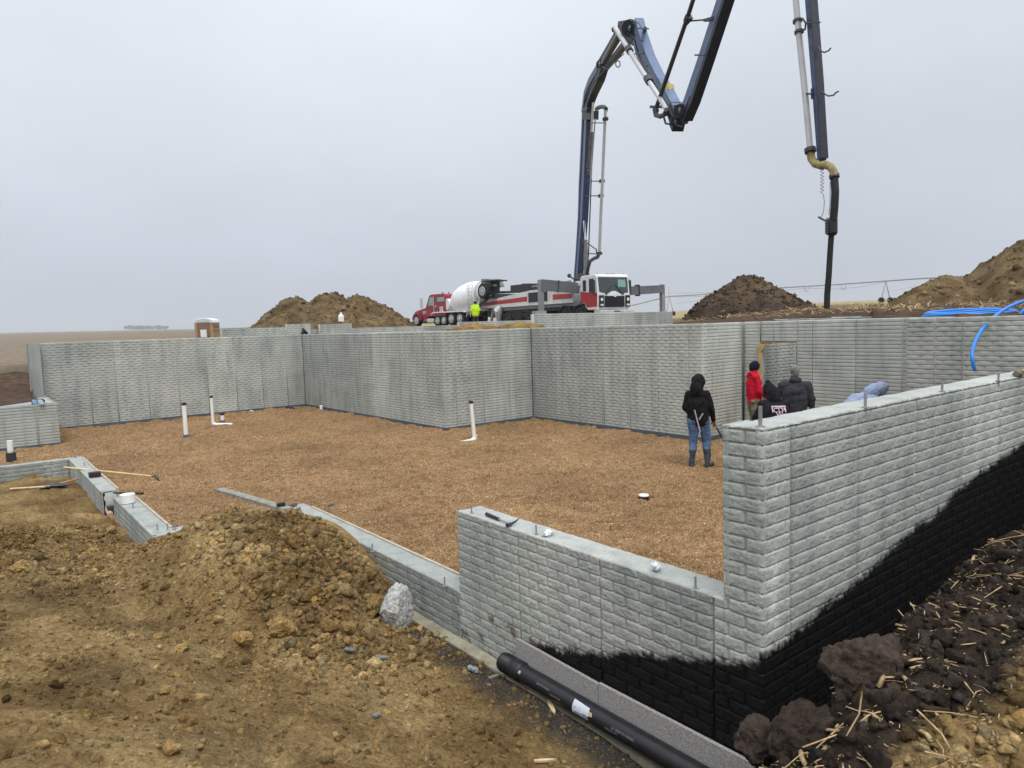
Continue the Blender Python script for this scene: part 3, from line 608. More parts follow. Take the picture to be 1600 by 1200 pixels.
azs = np.unique(np.concatenate([np.arange(-180, -5, 3), np.arange(-5, 110, .4), np.arange(110, 180.1, 3), np.clip(paz, -180, 180)]))
rin = np.array([r_in(a) for a in azs])
tt = np.concatenate([np.linspace(0, .5, 60) ** 1.0, np.linspace(.5, 1, 50)[1:]])
Rr = rin[:, None] * (6000 / rin[:, None]) ** (tt[None] ** 1.05)
AA = np.repeat(azs[:, None], len(tt), 1); ZZ = gz(AA, Rr)
X = EYE[0] + Rr * np.cos(np.radians(AA)); Y = EYE[1] + Rr * np.sin(np.radians(AA))
dd = Rr
ZZ = ZZ + (fbm(X * .8, Y * .8, 5, 70, .6) * .38 + lumps(X * 2.2, Y * 2.2, 3) * .12) * sstep(150, 40, dd) * sstep(0, 1.2, dd - rin[:, None] + .2) * np.where(AA > 62, .6, 1) * np.where((AA > 35) & (AA < 64), .3, 1)
pe = np.clip(sstep(55, 30, dd + fbm(X * .2, Y * .2, 3, 71) * 16) * .95 + sstep(8, 2, np.abs(np.where(AA > 80, dd - 30, 99))), 0, 1)
stb = sstep(48, 60, dd) * (AA < 60) * 1.0 + .8 * sstep(.5, .9, sstep(4, 1, np.abs(np.where(AA > 80, dd - 37, 99))))
gg = grid_mesh('field', np.stack([X, Y, ZZ], -1), {'peat': pe, 'stubble': np.clip(stb, 0, 1)}, None, True, FIELD); tag(gg, kind='structure')
# ------------------------------------------------------------------ scattered clods
bm = bmesh.new(); bmesh.ops.create_icosphere(bm, subdivisions=2, radius=1); bm.verts.ensure_lookup_table()
ICO_V = np.array([v.co[:] for v in bm.verts]); ICO_F = np.array([[v.index for v in f.verts] for f in bm.faces]); bm.free()
bm = bmesh.new(); bmesh.ops.create_icosphere(bm, subdivisions=1, radius=1); bm.verts.ensure_lookup_table()
ICO1_V = np.array([v.co[:] for v in bm.verts]); ICO1_F = np.array([[v.index for v in f.verts] for f in bm.faces]); bm.free()
def clod_mesh(name, P, r, tint, peat, V0=ICO_V, F0=ICO_F, jag=.36):
    n = len(P); k = len(V0)
    B = V0[None] * (1 + (rng.rand(n, k, 1) - .5) * jag * 2)
    # flat chips on some sides
    for _ in range(4):
        ax = rng.randn(n, 1, 3); ax /= np.linalg.norm(ax, axis=2, keepdims=True); lim = .5 + .35 * rng.rand(n, 1, 1)
        dp = (B * ax).sum(2, keepdims=True); B = B - ax * np.maximum(dp - lim, 0)
    sc = .65 + .6 * rng.rand(n, 1, 3); B = B * sc
    a, b, c = rng.rand(3, n) * 2 * np.pi
    Rz = np.zeros((n, 3, 3)); Rz[:, 0, 0] = np.cos(a); Rz[:, 0, 1] = -np.sin(a); Rz[:, 1, 0] = np.sin(a); Rz[:, 1, 1] = np.cos(a); Rz[:, 2, 2] = 1
    Rx = np.zeros((n, 3, 3)); Rx[:, 1, 1] = np.cos(b); Rx[:, 1, 2] = -np.sin(b); Rx[:, 2, 1] = np.sin(b); Rx[:, 2, 2] = np.cos(b); Rx[:, 0, 0] = 1
    B = np.einsum('nij,nkj->nki', np.einsum('nij,njk->nik', Rz, Rx), B) * r[:, None, None] + P[:, None]
    Fq = (F0[None] + (np.arange(n) * k)[:, None, None]).reshape(-1, 3)
    return raw_mesh(name, B.reshape(-1, 3), Fq, {'tint': np.repeat(tint, k, 0), 'peat': np.repeat(peat, k), 'grit': np.zeros(n * k)}, False, SOIL)
def scatter(n, u0, u1, v0, v1, dens):
    u = rng.uniform(u0, u1, n); v = rng.uniform(v0, v1, n); k = rng.rand(n) < dens(u, v); return u[k], v[k]
def lefthalf(u, v): return ((u < -.08) & (v < 7.0) & (v > .1)) | ((u < -1.85) & (v > .1)) | (v < -.5)
u, v = scatter(95000, -3.9, 2.6, -1.9, 9.5, lambda u, v: lefthalf(u, v) * (rough_at(u, v) ** 1.3 * .8 + .10))
r = np.exp(rng.normal(math.log(.0085), .62, len(u))); r = np.clip(r, .004, .06)
mf = np.exp(-(((u + .9) / .7) ** 2 + ((v - 3.7) / .9) ** 2)); r = r * (1 + .9 * mf)
extra = rng.randint(0, len(u), 0)
P = np.stack([u, v, hz(u, v) + r * .25], 1)
tv = rng.normal(1.2, .28, (len(u), 1)); hue = rng.normal(0, .05, (len(u), 1)); tint = np.clip(np.concatenate([tv * (1 + hue), tv, tv * (1 - 1.6 * hue)], 1), .45, 2.0)
u2, v2 = scatter(3400, -2.3, -.1, 2.6, 6.6, lambda u, v: np.exp(-(((u + 1.0) / .7) ** 2 + ((v - 4.3) / 1.3) ** 2) * 1.2)); r2 = np.clip(np.exp(rng.normal(math.log(.024), .38, len(u2))), .012, .06)
u3, v3 = scatter(900, -1.9, 3.4, -1.8, -.55, lambda u, v: .7 + 0 * u); r3 = np.clip(np.exp(rng.normal(math.log(.022), .5, len(u3))), .01, .07)
u = np.concatenate([u, u2, u3]); v = np.concatenate([v, v2, v3]); r = np.concatenate([r, r2, r3]); P = np.stack([u, v, hz(u, v) + r * .25], 1)
tv = rng.normal(1.2, .28, (len(u), 1)); hue = rng.normal(0, .05, (len(u), 1)); tint = np.clip(np.concatenate([tv * (1 + hue), tv, tv * (1 - 1.6 * hue)], 1), .45, 2.0)
o = clod_mesh('soil_clods', P, r, tint, np.clip(peat_at(u, v), 0, 1)); tag(o, 'loose soil crumbs and clods strewn over the excavated ground', 'soil clods', kind='stuff')
# named big clods at the mound foot and on the bank
def boulder(name, label, cat, c, rad, seed, peat=0., tint=(1, 1, 1), sq=(1, 1, .8), m=None, sub=5, group=None, amp=.32, fr=1.8):
    bm = bmesh.new(); bmesh.ops.create_icosphere(bm, subdivisions=sub, radius=1); bm.verts.ensure_lookup_table()
    V0 = np.array([q.co[:] for q in bm.verts]); F0 = np.array([[q.index for q in f.verts] for f in bm.faces]); bm.free()
    rs = np.random.RandomState(seed)
    for _ in range(9):
        ax = nrm(rs.randn(3)); lim = .62 + .3 * rs.rand(); dp = V0 @ ax; V0 = V0 - np.outer(np.maximum(dp - lim, 0), ax)
    n1 = np.array([mnoise.fractal(Vector(p * fr + seed), .9, 2.1, 5) for p in V0]); n2 = np.array([mnoise.fractal(Vector(p * 7 + seed), .8, 2.1, 4) for p in V0])
    n3 = np.array([abs(mnoise.fractal(Vector(p * 16 + seed), .7, 2.1, 3)) for p in V0])
    V0 = V0 * (1 + amp * n1 * .6 + .06 * n2 - .025 * n3)[:, None]
    V0 = V0 * np.array(rad if isinstance(rad, (list, tuple)) else [rad * q for q in sq])
    a = rs.rand() * 6.28; c_, s_ = math.cos(a), math.sin(a)
    if not isinstance(rad, (list, tuple)): V0 = V0 @ np.array([[c_, s_, 0], [-s_, c_, 0], [0, 0, 1]])
    n = len(V0); o = raw_mesh(name, V0 + np.array(c), F0, {'tint': np.tile(tint, (n, 1)), 'peat': np.full(n, peat), 'grit': np.zeros(n), 'coat': np.zeros(n), 'pale': np.zeros(n)}, True, m or SOIL)
    return tag(o, label, cat, group)
hzp = lambda u, v: float(hz(np.array([u]), np.array([v]))[0])
bigs = [(395, 968, 12, 'pale tan clod at the foot of the soil mound, broad and split'), (440, 985, 22, 'widest yellow-tan slab of clay at the mound foot'), (382, 1000, 13, 'upright tan clod standing below the dark clods'),
        (385, 955, 17, 'dark grey-brown lump half up the mound face'), (250, 998, 11, 'round tan clod near the mound left foot'), (285, 1015, 11, 'pale wedge clod below the round tan one'),
        (505, 1000, 10, 'tan clod at the mound foot below centre'), (520, 1010, 12, 'angular tan clod at the mound right foot'), (588, 950, 19, 'big brown clod left of the concrete chunk'), (545, 985, 14, 'brown clod pair at the mound right foot'),
        (308, 922, 11, 'bright yellow clod on the mound left flank'), (455, 1010, 9, 'small tan clod lying before the yellow slab'), (258, 1082, 9, 'lone tan clod on the bare slope, lower left'), (30, 895, 18, 'pale flat soil slab at the left edge'), (525, 880, 10, 'yellowish clod high on the mound right shoulder')]
for i, (x, y, rr, lb) in enumerate(bigs):
    q = on_z(x, y, .3)
    for _ in range(6): q = on_z(x, y, hzp(q[0], q[1]))
    D = -(R.T @ (q - EYE))[2]; rad = rr * D / F
    boulder('soil_clod', lb, 'soil clod', (q[0], q[1], q[2] + rad * .3), rad, 100 + i, tint=((1.5, 1.45, 1.3) if i not in (3, 8, 9) else (1.05, 1.0, .95)), sq=(1.1, .9, .75), group='large clods on the soil mound')
boulder('soil_clod', 'largest dark peat clod standing on the bank by the black wall', 'soil clod', tuple(on_z(1352, 1050, 1.34)), (.19, .14, .15), 31, 1., (1.7, 1.65, 1.65), amp=.42)
boulder('soil_clod', 'dark peat clod below and left of the largest one', 'soil clod', tuple(on_z(1262, 1150, 1.12)), (.17, .13, .15), 32, 1., (1.5, 1.45, 1.45), amp=.42)
boulder('soil_clod', 'rounded dark clod at the bottom edge by the drain end', 'soil clod', tuple(on_z(1192, 1165, 1.02)), (.12, .11, .10), 33, 1., (1.5, 1.45, 1.45), amp=.42)
boulder('concrete_chunk', 'broken grey concrete chunk leaning at the low curb by the mound', 'concrete chunk', tuple(on_z(618, 958, .14) + np.array([0, 0, .02])), (.19, .16, .25), 41, m=mat('broken_concrete', (.22, .225, .22), .9, .3, 42, bump=1.0, bscale=34, col2=(.60, .61, .59)), amp=.22, fr=2.6)
# thin slate pieces and wood chips by the wall
k = 0
for (x, y, L_, wd, ang, lb, mm) in [(548, 1018, .11, .05, -.3, 'flat grey stone chip lying on soil, left of its pair', 'stone'), (600, 1030, .10, .04, -.1, 'flat grey stone chip lying on soil, right of its pair', 'stone'),
        (862, 1108, .20, .035, -1.35, 'long yellow wood splinter beside the black drain pipe', 'wood'), (852, 1192, .14, .02, .05, 'thin wood splinter lying flat near the bottom edge', 'wood'), (772, 1060, .10, .03, .5, 'grey wood sliver near the crushed can', 'stone'), (705, 990, .07, .04, .2, 'white scrap lying by the front wall footing', 'white'), (590, 1120, .06, .04, .8, 'grey shard on the bare slope', 'stone')]:
    q = on_z(x, y, 0)
    for _ in range(6): q = on_z(x, y, hzp(q[0], q[1]))
    dx = R[:, 0] * math.cos(ang) + nrm([R[0, 1] + .6, R[1, 1] + .78, 0]) * math.sin(ang); dx[2] = 0; dx = nrm(dx)
    c = q + np.array([0, 0, .015]); m_ = MB()
    sd = np.cross(dx, (0, 0, 1)); pts = [(-.5, -.3), (-.1, -.5), (.3, -.35), (.5, 0), (.25, .4), (-.25, .5), (-.5, .25)]
    m_.prism(pts, lambda a_, b_, t_: c + dx * a_ * L_ + sd * b_ * wd + np.array([0, 0, t_]), -.006, .008)
    nm, ct = {'stone': ('stone_chip', 'stone chip'), 'wood': ('wood_splinter', 'wood splinter'), 'white': ('paper_scrap', 'scrap')}[mm]
    o = m_.build(nm, {'stone': mat('slate_chip', (.16, .18, .17), .8, .2, 20), 'wood': PALEW, 'white': PVC}[mm]); tag(o, lb, ct)
# ------------------------------------------------------------------ corn straw on the bank
def straws(name, label, n, u0, u1, v0, v1, zfun, lmin, lmax, wid, lift=.012, dens=None):
    u = rng.uniform(u0, u1, n); v = rng.uniform(v0, v1, n)
    if dens is not None: kk = rng.rand(n) < dens(u, v); u = u[kk]; v = v[kk]; n = len(u)
    L_ = rng.uniform(0, 1, n) ** 2 * (lmax - lmin) + lmin; a = rng.uniform(0, np.pi, n); el = rng.normal(0, .28, n); b = rng.normal(0, .35, n)
    W = wid * rng.uniform(.5, 1.6, n); Vv = []; Fq = []
    z = zfun(u, v) + lift + np.abs(np.sin(el)) * L_ * .45
    for s_, (t, bend) in enumerate(((-.5, 1), (0, 0), (.5, 1))):
        x = u + np.cos(a + b * t) * L_ * t * np.cos(el); y = v + np.sin(a + b * t) * L_ * t * np.cos(el); zz = z + np.sin(el) * L_ * t - bend * L_ * .04
        nx, ny = -np.sin(a), np.cos(a)
        for sx, sz in ((-1, 0), (0, 1), (1, 0), (0, -1)):
            Vv.append(np.stack([x + nx * W * sx * .5, y + ny * W * sx * .5, zz + W * sz * .28], 1))
    Vv = np.stack(Vv, 1)   # n,12,3
    for r_ in (0, 1):
        for q in range(4): Fq.append([r_ * 4 + q, r_ * 4 + (q + 1) % 4, (r_ + 1) * 4 + (q + 1) % 4, (r_ + 1) * 4 + q])
    Fq.append([0, 1, 2, 3]); Fq.append([8, 9, 10, 11])
    Fq = (np.array(Fq)[None] + (np.arange(n) * 12)[:, None, None]).reshape(-1, 4)
    o = raw_mesh(name, Vv.reshape(-1, 3), Fq, None, False, STRAW); tag(o, label, 'straw', kind='stuff')
straws('corn_straw', 'dry corn stalk bits strewn over the dark soil bank', 1000, -1.7, 3.4, -1.75, -.58, hz, .015, .13, .0055,
       dens=lambda u, v: .25 + .75 * (fbm(u * 3.2, v * 3.2, 2, 90) > .02))
straws('stalk_leaves', 'flat broken stalk pieces lying in clusters on the dark bank', 700, -1.7, 3.4, -1.75, -.58, hz, .02, .10, .013, dens=lambda u, v: .9 * (fbm(u * 2.6 + 3, v * 2.6, 2, 91) > .08) + .05)
straws('long_stalks', 'long pale corn stalks lying across the dark bank', 55, -1.6, 3.2, -1.6, -.6, hz, .12, .28, .0055, .025)
straws('straw_chaff', 'fine straw chaff between the dark clods of the bank', 3500, -1.8, 3.4, -1.8, -.56, hz, .008, .035, .0035)
straws('straw_bits', 'few straw bits on the slope in front of the wall', 160, -2.6, -.2, .3, 4.5, hz, .015, .07, .005)
def farz(u, v):
    az = np.degrees(np.arctan2(v - EYE[1], u - EYE[0])); d = np.hypot(u - EYE[0], v - EYE[1]); return gz(az, d) + .1
straws('stubble_straw', 'pale stubble straw scattered beyond the right-hand wall', 5000, 12, 45, -2, 22, farz, .1, .5, .03, .02, dens=lambda u, v: ((u > 20) | (v < 9) & (u > 13)) * .8)
# ================================================================== people
def figure(name, label, loc, rz, J, clothes, skin=(.45, .26, .18)):
    """J: joints in local metres (x forward, y left, z up)"""
    t = thing(name, label, 'person', loc, rz)
    SK = mat('skin_%02d' % int(skin[0] * 100), skin, .55, .1, 9)
    g = {k: np.array(v, float) for k, v in J.items()}
    def rem(o, vox, sm=3):
        r = o.modifiers.new('remesh', 'REMESH'); r.mode = 'VOXEL'; r.voxel_size = vox; r.use_smooth_shade = True; r.use_remove_disconnected = False
        s_ = o.modifiers.new('smooth', 'SMOOTH'); s_.factor = .6; s_.iterations = sm
        return o
    b = MB(); H_ = g['head']; fw = g['face']; fw = nrm(fw); upv = nrm(H_ - g['neck']); sd = np.cross(upv, fw); fw = np.cross(sd, upv)
    Mh = np.stack([fw, sd, upv], 1)
    b.ell(H_, .098, .078, .118, 14, 10, Mh); b.cap(H_ - upv * .05 + fw * .02, H_ - upv * .09 + fw * .045, .055, .04)    # skull, jaw
    b.cap(H_ + fw * .095 - upv * .005, H_ + fw * .108 - upv * .035, .012, .016)                                             # nose
    for s_ in (1, -1):
        b.ell(H_ + sd * s_ * .078 - upv * .01, .018, .010, .03, 8, 6, Mh); b.ell(H_ + fw * .082 + sd * s_ * .032 + upv * .012, .012, .014, .010, 8, 6, Mh)
    b.cap(H_ + fw * .092 - upv * .062 + sd * .02, H_ + fw * .092 - upv * .062 - sd * .02, .009, .009)
    b.cap(g['neck'] - upv * .03, H_ - upv * .06, .058, .052)
    b.cap(g['pelvis'], g['chest'], .085, .09); b.cap(g['chest'], g['neck'], .085, .055)
    for s_ in ('l', 'r'):
        sh, el, wr, hd = g['sh' + s_], g['el' + s_], g['wr' + s_], g['hd' + s_]
        b.cap(g['neck'] - (0, 0, .03), sh, .055, .055); b.cap(sh, el, .05, .04); b.cap(el, wr, .04, .028)
        hip, kn, an, to = g['hip' + s_], g['kn' + s_], g['an' + s_], g['to' + s_]
        b.cap(hip, kn, .085, .055); b.cap(kn, an, .055, .04); b.cap(an, to, .04, .03)
        hv = nrm(hd - wr); palm = wr + hv * .045; lat = np.cross(hv, (0, 0, 1)); lat = nrm(lat) if np.linalg.norm(lat) > .2 else np.array([1., 0, 0]); nn = np.cross(hv, lat)
        for q in (-.024, -.008, .008, .024): b.cap(wr + lat * q * .7, palm + hv * .05 + lat * q, .016, .013)
        for q, Lf in ((-.030, .062), (-.010, .074), (.010, .07), (.030, .056)):
            k0 = palm + hv * .05 + lat * q; k1 = k0 + hv * Lf * .5 + nn * .012; k2 = k1 + hv * Lf * .22 + nn * Lf * .5
            b.cap(k0, k1, .0095, .009); b.cap(k1, k2, .009, .0075)
        th = wr + hv * .02 + lat * (-.03); b.cap(th, th + hv * .04 - lat * .022 + nn * .01, .012, .010); b.cap(th + hv * .04 - lat * .022 + nn * .01, th + hv * .065 - lat * .02 + nn * .03, .010, .008)
    rem(b.build('body', SK, t, True), .0075, 2)
    for nm, m, fn, vox, lb in clothes:
        c = MB(); fn(c, g, Mh, fw, sd, upv); o = rem(c.build(nm, m, t, True), vox)
        tx = bpy.data.textures.get('folds') or bpy.data.textures.new('folds', 'CLOUDS'); tx.noise_scale = .12; tx.noise_depth = 2
        d_ = o.modifiers.new('folds', 'DISPLACE'); d_.texture = tx; d_.strength = .042; d_.mid_level = .5; d_.texture_coords = 'GLOBAL'
        if lb: o['label'] = lb
    return t
def torso(c, g, w_=1.0, low=.0):
    for k in (-1, 1):
        lat = np.array([0, .085 * k * w_, 0]) if 'lat' not in g else g['lat'] * .085 * k * w_
        c.cap(g['pelvis'] + lat * .95 + (g['chest'] - g['pelvis']) * low, g['chest'] + lat, .135 * w_, .145 * w_)
    c.cap(g['pelvis'] + (g['chest'] - g['pelvis']) * low, g['chest'], .14 * w_, .155 * w_)
    c.cap(g['shl'], g['shr'], .085 * w_, .085 * w_); c.cap(g['chest'], g['neck'], .15 * w_, .085)
def sleeves(c, g, k=1.0):
    for s_ in ('l', 'r'):
        c.cap(g['sh' + s_], g['el' + s_], .080 * k, .066 * k); c.cap(g['el' + s_], g['wr' + s_] + (g['el' + s_] - g['wr' + s_]) * .08, .068 * k, .048 * k)
def jacket(low=-.25, w_=1.0, hem=True):
    def f(c, g, Mh, fw, sd, upv):
        torso(c, g, w_, low); sleeves(c, g, w_)
        c.cap(g['neck'] - upv * .02, g['neck'] + upv * .03, .085, .08)
        # roll of a lowered hood / collar
        c.cap(g['neck'] - fw * .07 - sd * .06, g['neck'] - fw * .07 + sd * .06, .055, .055)
    return f
def hood(peak=.03, r=1.0):
    def f(c, g, Mh, fw, sd, upv):
        H_ = g['head']; c.ell(H_ - fw * .022 + upv * .012, .125 * r, .110 * r, .142 * r, 16, 12, Mh)
        c.cap(H_ - fw * .06 - upv * .05, g['neck'] - fw * .04, .10 * r, .115 * r); c.cap(H_ - fw * .04 + upv * .06, H_ - fw * (.07) + upv * (.10 + peak), .075, .05)
        c.cap(H_ - upv * .12 - fw * .01, g['neck'], .085, .11)
    return f
def beanie(c, g, Mh, fw, sd, upv):
    H_ = g['head']; c.ell(H_ - fw * .008 + upv * .022, .112, .094, .112, 16, 12, Mh); c.cap(H_ - fw * .06 - upv * .03, H_ - fw * .05 - upv * .07, .06, .055)
def trousers(cut=.0, k=1.0):
    def f(c, g, Mh, fw, sd, upv):
        c.cap(g['hipl'], g['hipr'], .125 * k, .125 * k); c.cap((g['hipl'] + g['hipr']) / 2, g['pelvis'], .125, .125)
        for s_ in ('l', 'r'):
            a = g['kn' + s_] + (g['an' + s_] - g['kn' + s_]) * (1 - cut)
            c.cap(g['hip' + s_], g['kn' + s_], .112 * k, .078 * k); c.cap(g['kn' + s_], a, .078 * k, .066 * k)
    return f
def boots(h=.75):
    def f(c, g, Mh, fw, sd, upv):
        for s_ in ('l', 'r'):
            kn, an, to = g['kn' + s_], g['an' + s_], g['to' + s_]
            c.cap(an + (kn - an) * h, an + (0, 0, .02), .072, .052); c.cap(an - (0, 0, .03), to - (0, 0, .0), .05, .045); c.cap(an - nrm(to - an) * .03 - (0, 0, .035), an, .042, .045)
    return f
def stand(h=1.74, lean=0., **kw):
    J = dict(pelvis=(0, 0, .95), chest=(lean * .5, 0, 1.28), neck=(lean, 0, 1.49), head=(lean + .02, 0, 1.64), face=(1, 0, -.1),
             shl=(lean - .01, .19, 1.43), shr=(lean - .01, -.19, 1.43), ell=(lean - .04, .27, 1.15), elr=(lean - .04, -.27, 1.15), wrl=(lean + .10, .24, .93), wrr=(lean + .10, -.24, .93),
             hdl=(lean + .16, .22, .84), hdr=(lean + .16, -.22, .84), hipl=(0, .09, .92), hipr=(0, -.09, .92), knl=(.03, .11, .50), knr=(.03, -.11, .50), anl=(0, .12, .09), anr=(0, -.12, .09), tol=(.16, .14, .045), tor=(.16, -.14, .045))
    J.update(kw); k = h / 1.76
    return {a: (np.array(b, float) * k if a != 'face' else b) for a, b in J.items()}
FBLK = mat('black_fleece', (.012, .012, .014), .95, .3, 12, spec=.15, bump=.2); JEANS = mat('blue_denim', (.055, .10, .19), .9, .35, 9, spec=.2, bump=.15, col2=(.12, .20, .33))
FGRY = mat('charcoal_fleece', (.045, .045, .055), .95, .25, 8, spec=.15, bump=.2); FRED = mat('red_fleece', (.50, .008, .028), .9, .15, 8, spec=.2, bump=.15)
CAMO = mat('camouflage_cloth', (.09, .075, .05), .95, .3, 7, col2=(.30, .26, .20), spec=.15); FBLU = mat('pale_blue_fleece', (.30, .36, .50), .95, .15, 9, spec=.15, bump=.2)
BOOT = mat('rubber_boot', (.035, .045, .055), .5, .25, 7, spec=.4); NAVY = mat('navy_knit', (.012, .014, .03), .95, .2, 20, spec=.1); DJEAN = mat('dark_denim', (.03, .035, .06), .9, .3, 9, spec=.2)
GKNIT = mat('grey_knit', (.10, .10, .095), .95, .4, 22, col2=(.22, .22, .21)); HIVIS = mat('hi_vis_cloth', (.55, .85, .02), .7, .08, 6, spec=.3)
def P2(x, y, u=None, v=None, z=None): return on_z(x, y, z)
# man in blue jeans
J = stand(1.70, -.02, face=(1, -.25, -.35), head=(.02, -.01, 1.63), knl=(.03, .10, .50), hipr=(.02, -.09, .92), knr=(.16, -.12, .52), anr=(.06, -.15, .10), tor=(.24, -.20, .05), anl=(-.03, .12, .09), tol=(.12, .17, .045),
          ell=(-.03, .235, 1.17), wrl=(.13, .17, 1.02), hdl=(.20, .13, 1.0), elr=(.02, -.245, 1.14), wrr=(.16, -.25, .91), hdr=(.21, -.26, .83), shl=(-.03, .165, 1.42), shr=(-.03, -.165, 1.42))
m1 = figure('person', 'man standing on gravel in black hoodie, blue jeans and rubber boots, seen from behind', (7.12, 5.78, .03), math.radians(24), J,
       [('trousers', JEANS, trousers(.42), .013, None), ('jacket', FBLK, jacket(-.1, .9), .012, None), ('hood', FBLK, hood(-.06, 1.12), .012, None), ('boots', BOOT, boots(.62), .012, 'tall dark rubber boots')])
b = MB(); q = np.array([-.125, -.02, 0]); b.cyl(q + (-.02, .05, 1.10), q + (-.03, -.05, .70), .013, 8); b.cyl(q + (-.02, -.10, 1.04), q + (-.03, -.035, .93), .013, 8)
o = b.build('pry_bar', mat('pinkish_metal', (.42, .33, .36), .5, .1, 9), m1, True)
o.parent = None; me_ = o.data; me_.transform(wmat(m1)); tag(o, 'forked metal bar hanging at the back of the man in blue jeans', 'pry bar')
b = MB(); b.cyl((7.385, 5.655, .90), (7.68, 5.33, .04), .016, 8)
t_ = thing('spade', 'pole-handled tool held by the man in blue jeans, tip on the gravel', 'tool', (7.68, 5.36, 0)); b.build('handle', DARKST, t_)
MB().box(7.60, 7.84, 5.28, 5.34, .02, .07).build('head', PALEW, t_)
# man in red
J = stand(1.78, .0, face=(1, 0, -.05), ell=(.0, .25, 1.15), wrl=(.20, .20, 1.02), hdl=(.27, .17, .98), elr=(.03, -.25, 1.14), wrr=(.22, -.22, .98), hdr=(.30, -.20, .93))
figure('person', 'man in red hooded jacket and camouflage trousers beside the timber door post', (10.30, 6.68, .02), math.radians(-38), J,
       [('trousers', CAMO, trousers(.05, 1.1), .014, None), ('jacket', FRED, jacket(-.12, 1.02), .014, None), ('cap', NAVY, beanie, .011, 'dark navy knit hood'), ('boots', BOOT, boots(.2), .013, None)])
# man in charcoal
J = stand(1.80, -.02, face=(1, .2, .1), ell=(.05, .30, 1.18), wrl=(.18, .32, 1.02), hdl=(.25, .32, .97), elr=(-.02, -.29, 1.14), wrr=(.04, -.30, .88), hdr=(.06, -.30, .79), shl=(-.03, .215, 1.39), shr=(-.03, -.215, 1.39))
figure('person', 'man in charcoal grey hoodie and grey knit cap, seen from behind', (9.22, 5.10, .02), math.radians(30), J,
       [('trousers', DJEAN, trousers(.05, 1.05), .014, None), ('jacket', FGRY, jacket(-.18, 1.04), .015, None), ('cap', GKNIT, beanie, .011, 'mottled grey knit cap'), ('boots', BOOT, boots(.2), .013, None)])
# crouching man with printed back
J = dict(pelvis=(-.12, 0, .72), chest=(.05, 0, 1.04), neck=(.20, 0, 1.24), head=(.30, .03, 1.38), face=(1, .3, -.5), shl=(.16, .19, 1.16), shr=(.16, -.19, 1.16), ell=(.26, .28, .90), elr=(.26, -.28, .90), wrl=(.48, .20, .86), wrr=(.48, -.18, .82),
         hdl=(.56, .17, .86), hdr=(.56, -.15, .80), hipl=(-.14, .10, .68), hipr=(-.14, -.10, .68), knl=(.22, .15, .50), knr=(.22, -.15, .50), anl=(-.02, .14, .09), anr=(-.02, -.14, .09), tol=(.15, .16, .045), tor=(.15, -.16, .045))
m4 = figure('person', 'man bending forward in black hoodie with a pale printed emblem on his back', (7.95, 4.72, .02), math.radians(48), J,
       [('trousers', DJEAN, trousers(.05), .014, None), ('jacket', FBLK, jacket(-.12, 1.12), .015, None), ('hood', FBLK, hood(.06, 1.12), .012, None), ('boots', BOOT, boots(.2), .013, None)])
PR = mat('faded_print', (.55, .42, .50), .9, .25, 30)
em = MB()
def prt(a_, b_, t_): return np.array([-.135 + (b_) * .50, a_, 1.05 + b_ * .86]) + np.array([-.86, 0, .50]) * (.035 + t_)
for (x0, y0, x1, y1) in [(-.12, .10, .12, .125), (-.12, .0, -.10, .10), (.10, .0, .12, .10), (-.12, -.085, .02, -.065), (-.06, .075, .06, .09)]:
    em.prism([(x0, y0), (x1, y0), (x1, y1), (x0, y1)], prt, 0, .006)
em.build('back_emblem', PR, m4, True)
for k_, (body, dz_) in enumerate((('CLP', .035), ('W', -.045))):
    me_ = text_mesh(body, .12, .003); Mx = frame_mat(prt(.0, dz_, .006), np.array([0, -1, 0]), np.array([.50, 0, .86])); me_.transform(Mx)
    link_mesh('back_lettering', me_, PR, m4, True)
# bending man in pale blue
J = dict(pelvis=(-.30, 0, .95), chest=(.0, 0, 1.25), neck=(.24, 0, 1.37), head=(.38, 0, 1.44), face=(.85, 0, -.5), shl=(.18, .18, 1.30), shr=(.18, -.18, 1.30), ell=(.30, .22, .88), elr=(.30, -.22, .88), wrl=(.44, .16, .68), wrr=(.44, -.16, .68),
         hdl=(.49, .14, .60), hdr=(.49, -.14, .60), hipl=(-.34, .09, .88), hipr=(-.34, -.09, .88), knl=(-.16, .13, .50), knr=(-.16, -.13, .50), anl=(-.26, .14, .09), anr=(-.26, -.14, .09), tol=(-.10, .15, .045), tor=(-.10, -.15, .045))
figure('person', 'man bending down in pale blue hoodie behind the tall near wall', (9.32, 3.92, -.06), math.radians(-36), J,
       [('trousers', JEANS, trousers(.05), .014, None), ('jacket', FBLU, jacket(.12, 1.0), .014, None), ('hood', FBLU, hood(.02, 1.22), .012, None), ('boots', BOOT, boots(.2), .013, None)], (.55, .34, .22))
# hi-vis worker by the trucks
J = stand(1.80, .0, face=(.6, .6, -.1))
figure('person', 'worker in bright yellow-green jacket standing between the two trucks', (25.35, 38.3, 2.72), math.radians(50), J,
       [('trousers', DARKST, trousers(.05, 1.1), .02, None), ('jacket', HIVIS, jacket(-.3, 1.12), .02, None), ('cap', NAVY, beanie, .02, None)])
